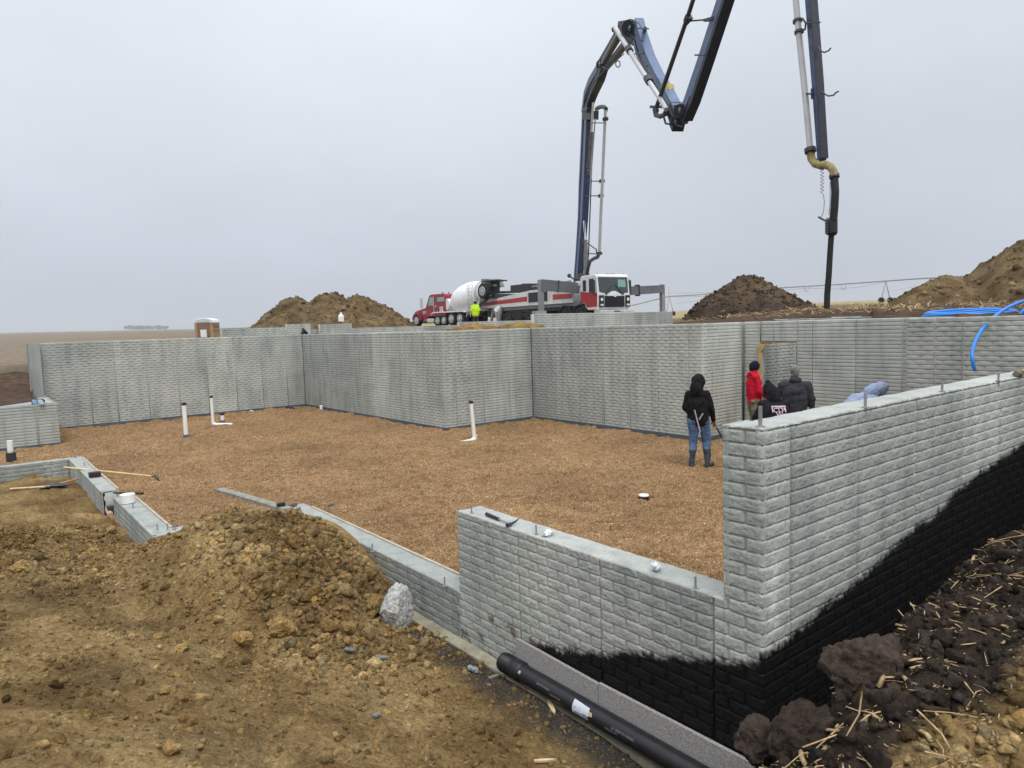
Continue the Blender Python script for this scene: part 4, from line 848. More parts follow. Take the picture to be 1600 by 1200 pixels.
# ================================================================== vehicles helpers
def wheel(parent, c, r, wd, ax=1, rimc=CHROME, name='wheel', n=28):
    c = np.array(c, float); a = np.array([0, 1, 0], float) * ax
    w_ = MB(); w_.tube([c - a * wd / 2, c - a * wd * .46, c + a * wd * .46, c + a * wd / 2], [r * .93, r, r, r * .93], n)
    for k in range(n):
        t_ = 2 * math.pi * k / n; d = np.array([math.cos(t_), 0, math.sin(t_)]); s_ = np.cross(d, a)
        w_.beam(c + d * (r - .01) - a * wd * .4, c + d * (r - .01) + a * wd * .4, .05, .035, side=d)
    o = w_.build(name, RUBBER, parent, True)
    q = MB(); q.tube([c + a * (wd / 2 - .01), c + a * (wd / 2 + .03), c + a * (wd / 2 + .03), c + a * (wd / 2 + .006)], [r * .62, r * .60, r * .55, r * .48], n)
    q.tube([c + a * (wd / 2 - .0), c + a * (wd / 2 + .07)], [r * .22, r * .18], 14)
    for k in range(8):
        t_ = 2 * math.pi * k / 8; d = np.array([math.cos(t_), 0, math.sin(t_)]) * r * .34; q.cyl(c + d + a * (wd / 2), c + d + a * (wd / 2 + .03), .022, 6)
    q.build('rim', rimc, o, True); return o
# ================================================================== pump truck
ZP = 2.67; AP = math.radians(-97)
pt = thing('pump_truck', 'white and red concrete pump truck with tall blue folding boom', 'pump truck', (26.95, 26.5, ZP), AP)
def lb(m_, name, mt, par=None, **k): return m_.build(name, mt, par or pt, True, **k)
HW = 1.20
fr = MB().box(-13.0, -.3, -.45, .45, .75, 1.05); fr.box(-13.2, -2.2, -1.0, 1.0, .95, 1.15); fr.box(-11, -6, -1.1, 1.1, .6, .9); lb(fr, 'chassis', DARKST)
cab = MB()
prof = [(-.12, .82), (-.05, 1.25), (-.06, 1.72), (-.18, 2.78), (-.30, 2.90), (-1.62, 2.86), (-1.72, 2.76), (-1.74, 1.25), (-1.36, 1.24), (-1.22, .98), (-1.02, .84)]
cab.prism(prof, lambda a_, b_, t_: np.array([a_, t_, b_]), -HW, HW); cb = lb(cab, 'cab', WHITEP, bevel=.05)
for s_ in (-1, 1):
    rp = MB(); rp.prism([(-.14, 1.02), (-.12, 1.80), (-1.70, 1.95), (-1.70, 1.28), (-1.30, 1.27), (-1.12, 1.0)], lambda a_, b_, t_: np.array([a_, s_ * (HW + t_), b_]), -.01, .008); lb(rp, 'red_panel', REDP, cb)
    wn = MB(); wn.prism([(-.40, 1.86), (-.44, 2.66), (-.86, 2.66), (-.86, 1.86)], lambda a_, b_, t_: np.array([a_, s_ * (HW + t_), b_]), -.01, .012); lb(wn, 'side_window', GLASS, cb)
    wn = MB(); wn.prism([(-1.15, 1.95), (-1.15, 2.6), (-1.45, 2.6), (-1.45, 1.95)], lambda a_, b_, t_: np.array([a_, s_ * (HW + t_), b_]), -.01, .012); lb(wn, 'side_window', GLASS, cb)
    mi = MB(); mi.box(-.30, -.22, s_ * (HW + .16) - .1, s_ * (HW + .16) + .1, 1.75, 2.55); mi.tube([(-.25, s_ * HW, 2.65), (-.25, s_ * (HW + .16), 2.6), (-.25, s_ * (HW + .16), 1.7), (-.25, s_ * HW, 1.6)], .018, 6); lb(mi, 'side_mirror', DARKST, cb)
    hl = MB(); hl.box(-.03, .03, s_ * .98 - .16, s_ * .98 + .16, .98, 1.66); lb(hl, 'headlight_housing', BLK, cb)
    hh = MB(); hh.tube([(.02, s_ * .98, 1.42), (.05, s_ * .98, 1.42)], [.10, .09], 16); lb(hh, 'headlight', mat('lamp_lens', (.75, .78, .8), .1, .05), cb)
    hh = MB(); hh.box(.02, .05, s_ * .98 - .1, s_ * .98 + .1, 1.06, 1.16); lb(hh, 'indicator_light', mat('lamp_lens', (.75, .78, .8)), cb)
ws = MB(); ws.prism([(-1.08, 1.86), (-1.10, 2.72), (1.10, 2.72), (1.08, 1.82), (.5, 1.76), (.14, 1.92), (-.14, 1.92), (-.5, 1.76)], lambda a_, b_, t_: np.array([-.055 - (b_ - 1.72) * .114 + t_, a_, b_]), -.02, .012); w_ = lb(ws, 'windshield', GLASS, cb)
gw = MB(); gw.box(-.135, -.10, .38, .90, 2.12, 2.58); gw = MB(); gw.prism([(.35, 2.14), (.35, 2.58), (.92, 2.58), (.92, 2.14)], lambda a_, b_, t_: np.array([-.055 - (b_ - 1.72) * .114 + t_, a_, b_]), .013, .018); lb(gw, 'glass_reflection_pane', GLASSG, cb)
wi = MB()
for s_ in (-1, 1): wi.cyl((-.03, s_ * .60, 1.74), (-.07, s_ * .12, 2.25), .014, 6); wi.cyl((.0, s_ * .62, 1.70), (.03, s_ * .62, 1.78), .05, 8)
lb(wi, 'wiper', BLK, cb)
gr = MB(); gr.box(-.05, .012, -.72, .72, .98, 1.62)
for k in range(8): gr.box(.0, .03, -.70, .70, 1.02 + k * .075, 1.045 + k * .075)
lb(gr, 'grille', BLK, cb)
bd = MB(); bd.prism([(-.10, 1.62), (.10, 1.62), (.05, 1.56), (-.05, 1.56)], lambda a_, b_, t_: np.array([t_, a_, b_]), .012, .04); lb(bd, 'nose_badge', WHITEP, cb)
bp_ = MB(); bp_.box(-.35, .22, -1.28, 1.28, .42, .80); lb(bp_, 'bumper', PIPEW, bevel=.04)
bs = MB()
for y0, y1, z0, z1 in ((-.25, .25, .70, .76), (-.85, -.3, .50, .58), (-.25, .25, .50, .58), (.3, .85, .50, .58)): bs.box(.22, .226, y0, y1, z0, z1)
lb(bs, 'bumper_slot', BLK)
for y_ in (-1.0, -.25, 0, .25, 1.0):
    ml = MB(); ml.box(-.42, -.32, y_ - .05, y_ + .05, 2.88, 2.95); lb(ml, 'marker_light', mat('amber_lens', (.6, .45, .3), .3), cb)
for x_ in (-1.85, -3.35): wheel(pt, (x_, -1.03, .55), .53, .34, -1, DARKST); wheel(pt, (x_, 1.03, .55), .53, .34, 1, DARKST)
for x_ in (-7.45, -8.85, -10.2): wheel(pt, (x_, -.98, .52), .50, .5, -1, DARKST); wheel(pt, (x_, .98, .52), .50, .5, 1, DARKST)
for x_ in (-1.85, -3.35):
    for s_ in (-1, 1):
        fe = MB(); pr = [(x_ + .68 * math.cos(t_), .55 + .68 * math.sin(t_)) for t_ in np.linspace(0, math.pi, 13)] + [(x_ + .62 * math.cos(t_), .55 + .62 * math.sin(t_)) for t_ in np.linspace(math.pi, 0, 13)]
        fe.prism(pr, lambda a_, b_, t_: np.array([a_, t_, b_]), s_ * 1.22 - .0, s_ * .84); lb(fe, 'fender', DARKST)
# deck, side panel with red stripe
dk = MB(); dk.box(-12.5, -1.9, -1.1, 1.1, 1.15, 1.42); lb(dk, 'deck', GREYP)
for s_ in (-1, 1):
    sp = MB(); sp.prism([(-2.5, 1.35), (-2.5, 2.35), (-7.2, 2.36), (-14.6, 1.85), (-14.9, 1.40)], lambda a_, b_, t_: np.array([a_, s_ * (1.10 + t_), b_]), 0, .10); po = lb(sp, 'side_panel', mat('dull_white_paint', (.70, .70, .68), .5, .15, 2))
    st = MB(); st.prism([(-7.6, 1.66), (-7.6, 1.98), (-14.4, 1.80), (-14.8, 1.58)], lambda a_, b_, t_: np.array([a_, s_ * (1.20 + t_), b_]), 0, .012); lb(st, 'red_stripe', REDP, po)
    wd = MB(); wd.box(-7.4, -5.2, s_ * 1.215 - .02, s_ * 1.215 + .02, 1.58, 2.2); lb(wd, 'dark_locker', BLK, po)
    rd = MB(); rd.prism([(-2.55, 1.62), (-2.55, 1.9), (-4.6, 1.95), (-4.6, 1.62)], lambda a_, b_, t_: np.array([a_, s_ * (1.20 + t_), b_]), 0, .012); lb(rd, 'red_stripe', REDP, po)
me_ = text_mesh('TECH-MIX', .34, .004); me_.transform(frame_mat(np.array([-3.65, -1.225, 2.12]), (1, 0, 0), (0, 0, 1))); link_mesh('side_lettering', me_, WHITEP, pt, True)
lk_ = MB(); lk_.box(-9.9, -7.7, -1.1, -.2, 2.35, 2.86); lb(lk_, 'toolbox', DARKST, bevel=.05)
lk_ = MB(); lk_.cyl((-7.6, -.8, 2.62), (-3.2, -.8, 2.7), .05); lk_.cyl((-6.0, -.8, 2.68), (-4.8, -.8, 2.7), .09); lb(lk_, 'water_pipe', STEEL)
tk = MB(); tk.box(-7.2, -3.0, -1.0, 1.0, 1.42, 2.3); lb(tk, 'body', PIPEW)
hp = MB(); hp.prism([(-12.6, 1.5), (-12.9, .7), (-13.9, .8), (-14.3, 1.5)], lambda a_, b_, t_: np.array([a_, t_, b_]), -.85, .85); lb(hp, 'hopper', mat('dirty_steel', (.07, .07, .075), .6, .4, 5, col2=(.2, .2, .2)))
for x_, y_ in ((-11.0, -1.15), (-11.0, 1.15), (-12.2, -1.1)):
    lg = MB(); lg.beam((x_, y_, 1.5), (x_ - .35, y_ * 1.15, .1), .16, .16, side=(1, 0, 0)); lg.box(x_ - .65, x_ - .1, y_ * 1.15 - .25, y_ * 1.15 + .25, 0, .1); lb(lg, 'rear_outrigger_leg', STEEL)
mu = MB(); mu.tube([(-11.8, -1.0, .7), (-11.6, -1.15, 1.2), (-11.2, -1.05, 1.5)], [.22, .3, .15], 10); lb(mu, 'white_splash_bag', WHITEP)
pv = MB()
for k in range(5): pv.cyl((-10.7 - k * .28, -1.05, .55), (-10.6 - k * .28, -1.08, 1.45), .04, 6)
pv.box(-12.4, -11.0, -.8, .8, .4, 1.2); lb(pv, 'pump_valves', DARKST)
# outriggers
for s_, tip_, zz in ((-1, (-3.1, -3.1), 2.45), (1, (-2.3, 5.9), 2.15)):
    a_ = np.array([-2.1, s_ * 1.0, zz - .20 if s_ > 0 else 2.2]); b2 = np.array([tip_[0], tip_[1], zz])
    ou = MB(); ou.beam(a_, b2, .62 if s_ < 0 else .58, .3, side=(0, 0, 1), w1=.66 if s_ < 0 else .5); oo = lb(ou, 'outrigger_arm', mat('outrigger_grey', (.13, .135, .15), .5, .15, 2)); 
    mid = a_ * .45 + b2 * .55; oj = MB(); oj.beam(mid - (b2 - a_) * .01, mid + (b2 - a_) * .01, .72, .38, side=(0, 0, 1)); lb(oj, 'arm_collar', DARKST, oo)
    ol = MB(); ol.beam(b2 + (0, 0, .3), b2 * (1, 1, 0) + (0, 0, .12), .26, .26, side=(1, 0, 0)); ol.box(b2[0] - .35, b2[0] + .35, b2[1] - .35, b2[1] + .35, 0, .12); lb(ol, 'outrigger_leg', STEEL, oo)
rf = MB(); rf.cyl((-1.75, -.9, 2.3), (-1.75, -1.0, 3.0), .05, 8); rf.tube([(-2.0, -.7, 2.7), (-2.6, -1.0, 2.78), (-3.2, -.9, 3.0)], .05, 8); rf.ell((-3.2, -.9, 3.02), .13, .13, .13); lb(rf, 'hand_rail_and_beacon', DARKST)
wt = MB(); wt.box(-2.35, -1.85, -1.15, 1.15, 2.3, 2.6); lb(wt, 'rear_cab_hood', WHITEP, bevel=.06)
# ------------------------------------------------------------------ boom: lies in one upright plane from the turret to the hose
BB = np.array([29.19, 31.28]); BT = np.array([15.41, 7.77]); BN = nrm([-(BT - BB)[1], (BT - BB)[0]]); BD = nrm(BT - BB); BN3 = np.array([BN[0], BN[1], 0.])
def onb(x, y, off=0.):
    r = ray(x, y); b0 = BB + BN * off; t_ = BN @ (b0 - EYE[:2]) / (BN @ r[:2]); return EYE + r * t_, t_
def bp(x, y, off=0.): return onb(x, y, off)[0]
def wm(x, y, px, off=0.): return px * onb(x, y, off)[1]
def bbeam(m_, pts, lat=.35, off=0.):
    """chain of box beams; pts: (x, y, width px)"""
    Ps = [bp(x, y, off) for x, y, q in pts]; W = [wm(x, y, q) for x, y, q in pts]
    vs = []; fs = []
    for i, p in enumerate(Ps):
        d = Ps[min(i + 1, len(Ps) - 1)] - Ps[max(i - 1, 0)]; d = nrm(d); c = nrm(np.cross(d, BN3))
        for a_, b_ in ((-1, -1), (1, -1), (1, 1), (-1, 1)): vs.append(p + c * a_ * W[i] / 2 + BN3 * b_ * lat / 2)
    for i in range(len(Ps) - 1):
        for k in range(4): fs.append((i * 4 + k, i * 4 + (k + 1) % 4, i * 4 + 4 + (k + 1) % 4, i * 4 + 4 + k))
    fs += [(0, 3, 2, 1), tuple(len(vs) - 4 + k for k in range(4))]
    return m_.add(vs, fs)
def btube(m_, pts, px, off=0., n=10):
    Ps = [bp(x, y, off) for x, y in pts]; rs = [wm(x, y, px if not isinstance(px, list) else px[i]) / 2 for i, (x, y) in enumerate(pts)]; return m_.tube(Ps, rs, n)
def bb(m_, name, mt, par=None, **k): return m_.build(name, mt, par or pt, False, **k)
ped = MB(); p0 = bp(913, 470); p1 = bp(911, 428); ped.tube([p0, p0 * .5 + p1 * .5, p1], [.75, .6, .42], 16); bb(ped, 'boom_turret', DARKST)
arm1 = MB(); bbeam(arm1, [(905, 436, 8), (908, 395, 11), (912.5, 340, 14), (914.5, 300, 15), (917, 250, 14), (919.5, 190, 14), (919, 172, 12)], .42); A1 = bb(arm1, 'boom_section', BLUEP)
for o_, mt, nm in ((-.23, BLUEL, 'pale_boom_flank'),):
    pass
fl = MB(); bbeam(fl, [(901.5, 440, 5), (905, 395, 5), (908.5, 340, 5), (910, 290, 5), (912.5, 240, 5), (915, 185, 5)], .46); bb(fl, 'boom_side_rail', BLUEL, A1)
cy = MB(); btube(cy, [(916, 436), (914.5, 375)], 7, -.35); bb(cy, 'hydraulic_cylinder', mat('cylinder_grey', (.17, .17, .165), .45, .2, 5), A1)
cy = MB(); btube(cy, [(914.5, 378), (912.5, 345)], 3.2, -.35); bb(cy, 'cylinder_rod', CHROME, A1)
cy = MB(); btube(cy, [(919.5, 262), (924, 206)], 7, -.32); btube(cy, [(920, 265), (919.2, 272)], 5, -.32); bb(cy, 'hydraulic_cylinder', MATS['cylinder_grey'], A1)
cy = MB(); btube(cy, [(924, 208), (927, 160)], 3.5, -.32); bb(cy, 'cylinder_rod', CHROME, A1)
ln = MB(); btube(ln, [(919.5, 400), (922, 330), (924.5, 260), (928.5, 205), (930, 185)], 2.0, -.45, 6); bb(ln, 'hydraulic_line', STEEL, A1)
dp = MB(); btube(dp, [(936.5, 396), (939, 330), (941, 290), (943, 240), (946, 172)], 4.6, -.6); bb(dp, 'delivery_pipe', PIPEW, A1)
dp = MB(); btube(dp, [(936.5, 396), (933.5, 402), (928, 404), (922, 408), (919, 418), (917, 430)], 5.4, -.45); btube(dp, [(946, 174), (947, 170), (944, 167), (938, 167), (932, 170)], 6.0, -.5)
for x, y in ((940.5, 283), (938.8, 306), (936.5, 396), (946, 186)): btube(dp, [(x - .1, y - 1.5), (x + .1, y + 1.5)], 9, -.6)
bb(dp, 'pipe_elbow', DARKST, A1)
stt = MB()
for x0, y0, x1, y1 in ((918, 283, 937, 283), (917, 306, 937, 306), (922, 192, 944, 192), (918, 380, 932, 390), (932, 390, 932, 397), (918, 396, 936, 397)): btube(stt, [(x0, y0), (x1, y1)], 1.8, -.5, 6)
bb(stt, 'pipe_bracket', DARKST, A1)
# upper crank of the first section
a2 = MB(); bbeam(a2, [(918, 180, 16), (922, 155, 18), (928, 136, 24), (938, 116, 23), (944, 100, 17)], .45); A2 = bb(a2, 'boom_crank', mat('boom_near_black', (.02, .025, .04), .5, .3, 6))
f2 = MB(); bbeam(f2, [(915, 176, 8), (919, 146, 9), (926, 128, 11), (939, 106, 11)], .50); bb(f2, 'crank_blue_plate', BLUEP, A2)
f2 = MB(); bbeam(f2, [(915, 182, 9), (929, 180, 13)], .5); btube(f2, [(914, 172), (920, 172)], 8, -.3); bb(f2, 'knuckle_pin', DARKST, A2)
a3 = MB(); bbeam(a3, [(939, 101, 12), (951, 80, 11), (967, 53, 12), (976, 47, 15)], .34); bbeam(a3, [(946, 106, 7), (962, 88, 8), (976, 70, 8), (984, 60, 10)], .3, .0); A3 = bb(a3, 'link_arms', MATS['boom_near_black'])
l3 = MB(); btube(l3, [(941, 98), (964, 54)], 4.5, -.3); bb(l3, 'link_cylinder', STEEL, A3)
kn = MB()
for x, y, px in ((937, 100, 11), (960, 46, 9), (984, 44, 25), (1008, 45, 6), (984, 77, 7)): kn.tube([bp(x, y, -.32), bp(x, y, .32)], wm(x, y, px) / 2, 16)
bbeam(kn, [(972, 46, 22), (986, 48, 30), (997, 52, 24)], .5); bbeam(kn, [(980, 60, 9), (994, 68, 7)], .3); bbeam(kn, [(962, 45, 7), (975, 50, 9)], .3)
bb(kn, 'top_knuckle', MATS['boom_near_black'], A3)
rg = MB(); cc = [(965.5 + 3.6 * math.cos(t_), 100 + 5 * math.sin(t_)) for t_ in np.linspace(0, 2 * math.pi, 14)]; btube(rg, cc, 1.6, -.3, 6); bb(rg, 'lifting_ring', DARKST, A3)
a4 = MB(); bbeam(a4, [(997, 34, 14), (1003, 60, 17), (1014, 95, 20), (1027, 122, 20), (1044, 150, 19), (1056, 172, 17)], .42); A4 = bb(a4, 'boom_section', BLUEL)
f4 = MB(); bbeam(f4, [(992, 44, 6), (1002, 84, 6), (1016, 118, 6), (1036, 152, 6), (1048, 170, 6)], .47); bb(f4, 'boom_underside', BLUEP, A4)
dp = MB(); btube(dp, [(961, 43), (983, 79), (1000, 106), (1013, 126), (1030, 152), (1041, 171)], 7.0, -.62); bb(dp, 'delivery_pipe', PIPEW, A4)
br = MB()
for x, y in ((983, 78), (1013, 125)):
    p_ = bp(x, y, -.62); d_ = nrm(bp(1013, 126) - bp(983, 79)); br.tube([p_ - d_ * .22, p_ + d_ * .22], .17, 12)
for x0, y0, x1, y1 in ((992, 84, 1006, 83), (1000, 104, 1012, 103), (1010, 125, 1022, 130), (996, 44, 1013, 45), (1004, 64, 1000, 63)): btube(br, [(x0, y0), (x1, y1)], 2.4, -.5, 6)
bb(br, 'pipe_bracket', DARKST, A4)
yb = MB(); yb.box(-.2, .2, -.2, .2, -.13, .13); q = bp(1043, 138); yb.v = [tuple(np.array(v_) + q) for v_ in yb.v]; bb(yb, 'yellow_box', mat('pale_yellow', (.62, .50, .16), .6), A4)
k2 = MB()
for x, y, px in ((1062, 172, 18), (1056, 190, 16), (1025, 173, 9), (1066, 197, 6), (1040, 177, 9)): k2.tube([bp(x, y, -.34), bp(x, y, .34)], wm(x, y, px) / 2, 16)
bbeam(k2, [(1053, 168, 20), (1060, 186, 27), (1056, 199, 22)], .5); bbeam(k2, [(1020, 167, 4), (1062, 167, 4)], .3); btube(k2, [(1023, 170), (1025, 180), (1032, 182), (1040, 178)], 7, -.5)
btube(k2, [(1037, 182), (1040, 193), (1048, 194)], 3, -.4); bb(k2, 'lower_knuckle', MATS['boom_near_black'], A4)
a5 = MB(); bbeam(a5, [(1066, 186, 20), (1077, 162, 21), (1100, 95, 21), (1131, 0, 20), (1180, -150, 19), (1236, -318, 19)], .34); A5 = bb(a5, 'boom_section', BLUEL)
f5 = MB(); bbeam(f5, [(1074, 186, 9), (1086, 158, 9), (1108, 92, 9), (1138, 0, 9), (1186, -150, 8), (1240, -318, 8)], .38); bb(f5, 'boom_dark_edge', MATS['boom_near_black'], A5)
dp = MB(); btube(dp, [(1026, 167), (1045, 112), (1074, 28), (1083, 0), (1130, -140), (1185, -310)], 6.6, -.6); btube(dp, [(1073, 33), (1076, 25)], 11, -.6); bb(dp, 'delivery_pipe', mat('pipe_dark', (.05, .05, .055), .5, .2, 5), A5)
br = MB()
for x0, y0, x1, y1 in ((1076, 33, 1112, 30), (1086, 86, 1102, 86), (1074, 38, 1082, 28)): btube(br, [(x0, y0), (x1, y1)], 2.6, -.45, 6)
bbeam(br, [(1107, 32, 4), (1122, 29, 6)], .4); bb(br, 'pipe_bracket', DARKST, A5)
k3 = MB()
for x, y, px in ((1238, -330, 30), (1225, -320, 20)): k3.tube([bp(x, y, -.34), bp(x, y, .34)], wm(x, y, px) / 2, 16)
bb(k3, 'outer_knuckle', MATS['boom_near_black'], A5)
a6 = MB(); bbeam(a6, [(1243, -330, 15), (1256, -150, 14.5), (1267, 0, 14), (1277, 130, 12.5), (1285, 248, 10)], .2); A6 = bb(a6, 'boom_section', mat('boom_mid_blue', (.035, .065, .16), .45, .4, 4))
f6 = MB(); bbeam(f6, [(1271, 0, 3), (1281, 130, 2.6), (1288, 247, 2.2)], .22); bb(f6, 'boom_dark_edge', MATS['boom_near_black'], A6)
dp = MB(); btube(dp, [(1222, -300), (1232, -150), (1243.5, 0), (1249, 60), (1258, 146), (1266, 234)], 9.2, -.15, 14); bb(dp, 'delivery_pipe', PIPEW, A6)
br = MB()
for x, y in ((1246, 33), (1248.5, 50)): btube(br, [(x - .2, y - 2), (x + .2, y + 2)], 14, -.15)
for pts in ([(1246, 30), (1254, 29), (1259, 36), (1258, 46), (1248, 50)], [(1258, 146), (1270, 147)], [(1259, 36), (1269, 36)], [(1276, 35), (1281, 35)]): btube(br, pts, 3, -.15, 6)
bbeam(br, [(1271, 28, 6), (1272, 42, 6)], .24); bbeam(br, [(1274.5, 138, 6), (1275, 154, 6)], .24); bb(br, 'pipe_bracket', DARKST, A6)
for pts in ([(1278, 73), (1281, 79), (1288, 82), (1295, 79), (1298, 75)], [(1283, 144), (1289, 147), (1294, 150), (1302, 149), (1307, 144), (1310, 143)]):
    hk = MB(); btube(hk, pts, [4] + [2.4] * (len(pts) - 1), -.05, 8); bb(hk, 'hose_hook', DARKST, A6)
for pts, px_, of_ in (([(1265.5, 232), (1266.5, 238)], 17, -.15), ([(1284.5, 246), (1285, 250)], 12, 0), ([(1303, 273), (1304, 278)], 15, -.1), ([(1284, 252), (1285, 264)], 8, -.1)):
    fl = MB(); btube(fl, pts, px_, of_, 16); bb(fl, 'pipe_clamp', DARKST, A6)
el = MB(); btube(el, [(1266.5, 237), (1268, 248), (1274, 256), (1283, 258.5), (1291, 257.5), (1298, 261), (1302, 267), (1303.5, 275)], 12, -.12, 16); bb(el, 'end_elbow', YELB, A6)
hs = MB(); btube(hs, [(1303.5, 276), (1305, 300), (1304, 322), (1302, 344)], 11.5, -.1, 14); bb(hs, 'end_hose', HOSE, A6)
hs = MB(); btube(hs, [(1299, 366), (1297, 395), (1295, 430), (1292.5, 460), (1291.5, 500), (1291.5, 540)], [8.5, 8.5, 8.8, 9, 9, 9], -.1, 14); bb(hs, 'end_hose', HOSE, A6)
cl = MB(); btube(cl, [(1299.5, 342), (1299, 344), (1299, 364), (1298.5, 367)], [15, 18, 18, 14], -.1, 14)
for k in range(5): btube(cl, [(1292 + 0, 347 + k * 4), (1291 + 0, 348 + k * 4)], 4, -.3, 6)
bb(cl, 'hose_pinch_valve', BLK, A6)
cbk = MB(); pts = [(1284.5 + 2.6 * math.sin(t_), 264 + t_ * .85) for t_ in np.linspace(0, 44, 110)]; pts += [(1286.5, 305), (1288, 315), (1287, 330), (1283, 340)]; btube(cbk, pts, .9, -.2, 5)
pts = [(1281.5 + 2.2 * math.sin(t_), 206 + t_) for t_ in np.linspace(0, 34, 80)]; btube(cbk, pts, .8, -.15, 5); btube(cbk, [(1273, 152), (1274, 185), (1277, 207)], 1.0, -.15, 5); btube(cbk, [(1297, 284), (1297, 318), (1295, 336)], .9, -.2, 5)
bb(cbk, 'coiled_cable', BLK, A6)
hd = MB(); btube(hd, [(1279, 339), (1284, 342), (1290, 345)], 3, -.2, 6); bb(hd, 'hose_handle', DARKST, A6)
hz_ = [([(915, 160), (922, 138), (933, 122), (946, 108), (952, 98)], 1.6, -.42), ([(912, 168), (918, 142), (928, 122)], 1.4, -.4), ([(940, 104), (950, 108), (958, 100), (966, 92), (975, 84)], 1.5, -.4), ([(963, 56), (970, 50), (982, 52), (992, 60), (998, 70)], 1.5, -.4),
       ([(975, 38), (986, 32), (998, 36), (1004, 46)], 1.6, -.4), ([(976, 58), (984, 68), (990, 60)], 1.6, -.42), ([(1000, 84), (1012, 112), (1030, 142), (1046, 168)], 1.3, -.36), ([(1044, 168), (1050, 180), (1062, 184), (1070, 172), (1078, 150)], 1.6, -.4),
       ([(1052, 176), (1058, 196), (1066, 198)], 1.6, -.42), ([(1084, 150), (1104, 92), (1118, 50), (1132, 5)], 1.2, -.3), ([(1086, 152), (1107, 92), (1136, 5)], 1.0, -.3), ([(918, 430), (920, 380), (922, 330), (924, 280)], 1.6, -.5), ([(909, 436), (912, 380), (915, 310), (918, 240), (921, 190)], 1.2, -.5), ([(1265, 0), (1272, 80), (1277, 160), (1282, 240)], 1.0, -.2)]
for pts, px_, off_ in hz_:
    m_ = MB(); btube(m_, pts, px_, off_, 6); bb(m_, 'hydraulic_hose', BLK)
for x, y in ((984, 44), (960, 46), (937, 100), (1062, 172), (1056, 190), (917, 172)):
    m_ = MB(); p_ = bp(x, y, -.34); m_.tube([p_, p_ - BN3 * .06], wm(x, y, 5) / 2, 12)
    for k in range(6): q = p_ + (np.array([BD[0], BD[1], 0]) * math.cos(k * 1.047) + np.array([0, 0, 1]) * math.sin(k * 1.047)) * wm(x, y, 3.6); m_.tube([q, q - BN3 * .03], .03, 6)
    bb(m_, 'pivot_pin', STEEL)
# ================================================================== mixer truck
ZM = 2.90; AM = math.radians(92)
mt = thing('mixer_truck', 'concrete mixer truck with red cab and big white drum', 'mixer truck', (27.6, 40.5, ZM), AM)
def mb_(m_, name, ma, par=None, **k): return m_.build(name, ma, par or mt, True, **k)
fr = MB().box(-.3, 8.0, -.42, .42, .62, .88); mb_(fr, 'chassis', DARKST)
cab = MB(); cab.prism([(3.25, .75), (3.25, 2.35), (3.4, 2.48), (5.15, 2.50), (5.45, 2.40), (5.95, 1.58), (6.0, .75)], lambda a_, b_, t_: np.array([a_, t_, b_]), -1.12, 1.12); cb = mb_(cab, 'cab', REDC, bevel=.05)
hd = MB(); hd.prism([(5.95, .55), (5.95, 1.55), (7.0, 1.38), (7.75, 1.25), (7.95, 1.05), (8.0, .55)], lambda a_, b_, t_: np.array([a_, t_, b_]), -1.0, 1.0); mb_(hd, 'hood', REDC, cb, bevel=.08)
gr = MB().box(7.97, 8.04, -.55, .55, .6, 1.1); mb_(gr, 'grille', CHROME, cb); gr = MB().box(7.85, 8.15, -1.15, 1.15, .25, .52); mb_(gr, 'bumper', CHROME)
for s_ in (-1, 1):
    fe = MB(); pr = [(7.35 + .62 * math.cos(t_), .5 + .62 * math.sin(t_)) for t_ in np.linspace(.1, math.pi, 12)] + [(7.35 + .5 * math.cos(t_), .5 + .5 * math.sin(t_)) for t_ in np.linspace(math.pi, .1, 12)]
    fe.prism(pr, lambda a_, b_, t_: np.array([a_, t_, b_]), s_ * .8, s_ * 1.17); mb_(fe, 'fender', REDC, cb)
    sw = MB(); sw.prism([(4.85, 1.62), (4.85, 2.28), (5.30, 2.28), (5.62, 1.62)], lambda a_, b_, t_: np.array([a_, s_ * (1.12 + t_), b_]), -.01, .012); mb_(sw, 'side_window', GLASSG, cb)
    sw = MB(); sw.prism([(3.32, 1.88), (3.32, 2.22), (4.3, 2.22), (4.3, 1.88)], lambda a_, b_, t_: np.array([a_, s_ * (1.12 + t_), b_]), -.01, .012); mb_(sw, 'side_window', GLASSG, cb)
    dr = MB(); dr.prism([(4.78, .85), (4.78, 2.36), (4.81, 2.36), (4.81, .85)], lambda a_, b_, t_: np.array([a_, s_ * (1.12 + t_), b_]), 0, .02); mb_(dr, 'grab_handle', CHROME, cb)
    mi = MB(); mi.box(6.15, 6.27, s_ * 1.35 - .1, s_ * 1.35 + .1, 1.45, 2.25); mi.cyl((5.9, s_ * 1.1, 2.2), (6.2, s_ * 1.35, 2.2), .02, 6); mb_(mi, 'side_mirror', CHROME, cb)
    stp = MB(); stp.box(5.0, 5.9, s_ * .8, s_ * 1.1, .28, .62); mb_(stp, 'fuel_tank', PIPEW, bevel=.06)
    wheel(mt, (7.35, s_ * 1.0, .5), .48, .30, s_, CHROME)
    for x_ in (4.35, 3.5): wheel(mt, (x_, s_ * .98, .42), .42, .30, s_, CHROME)
    for x_ in (2.45, 1.35): wheel(mt, (x_, s_ * .92, .5), .49, .5, s_, CHROME)
    fd = MB(); fd.prism([(.7, .98), (.9, 1.08), (4.9, 1.10), (5.2, .95), (5.15, .9), (4.85, 1.02), (.95, 1.0), (.75, .92)], lambda a_, b_, t_: np.array([a_, t_, b_]), s_ * .70, s_ * 1.18); mb_(fd, 'white_fender', WHITEP)
em = MB(); em.cyl((4.55, 1.125, 1.55), (4.55, 1.145, 1.55), .06, 14); mb_(em, 'door_badge', WHITEP, cb)
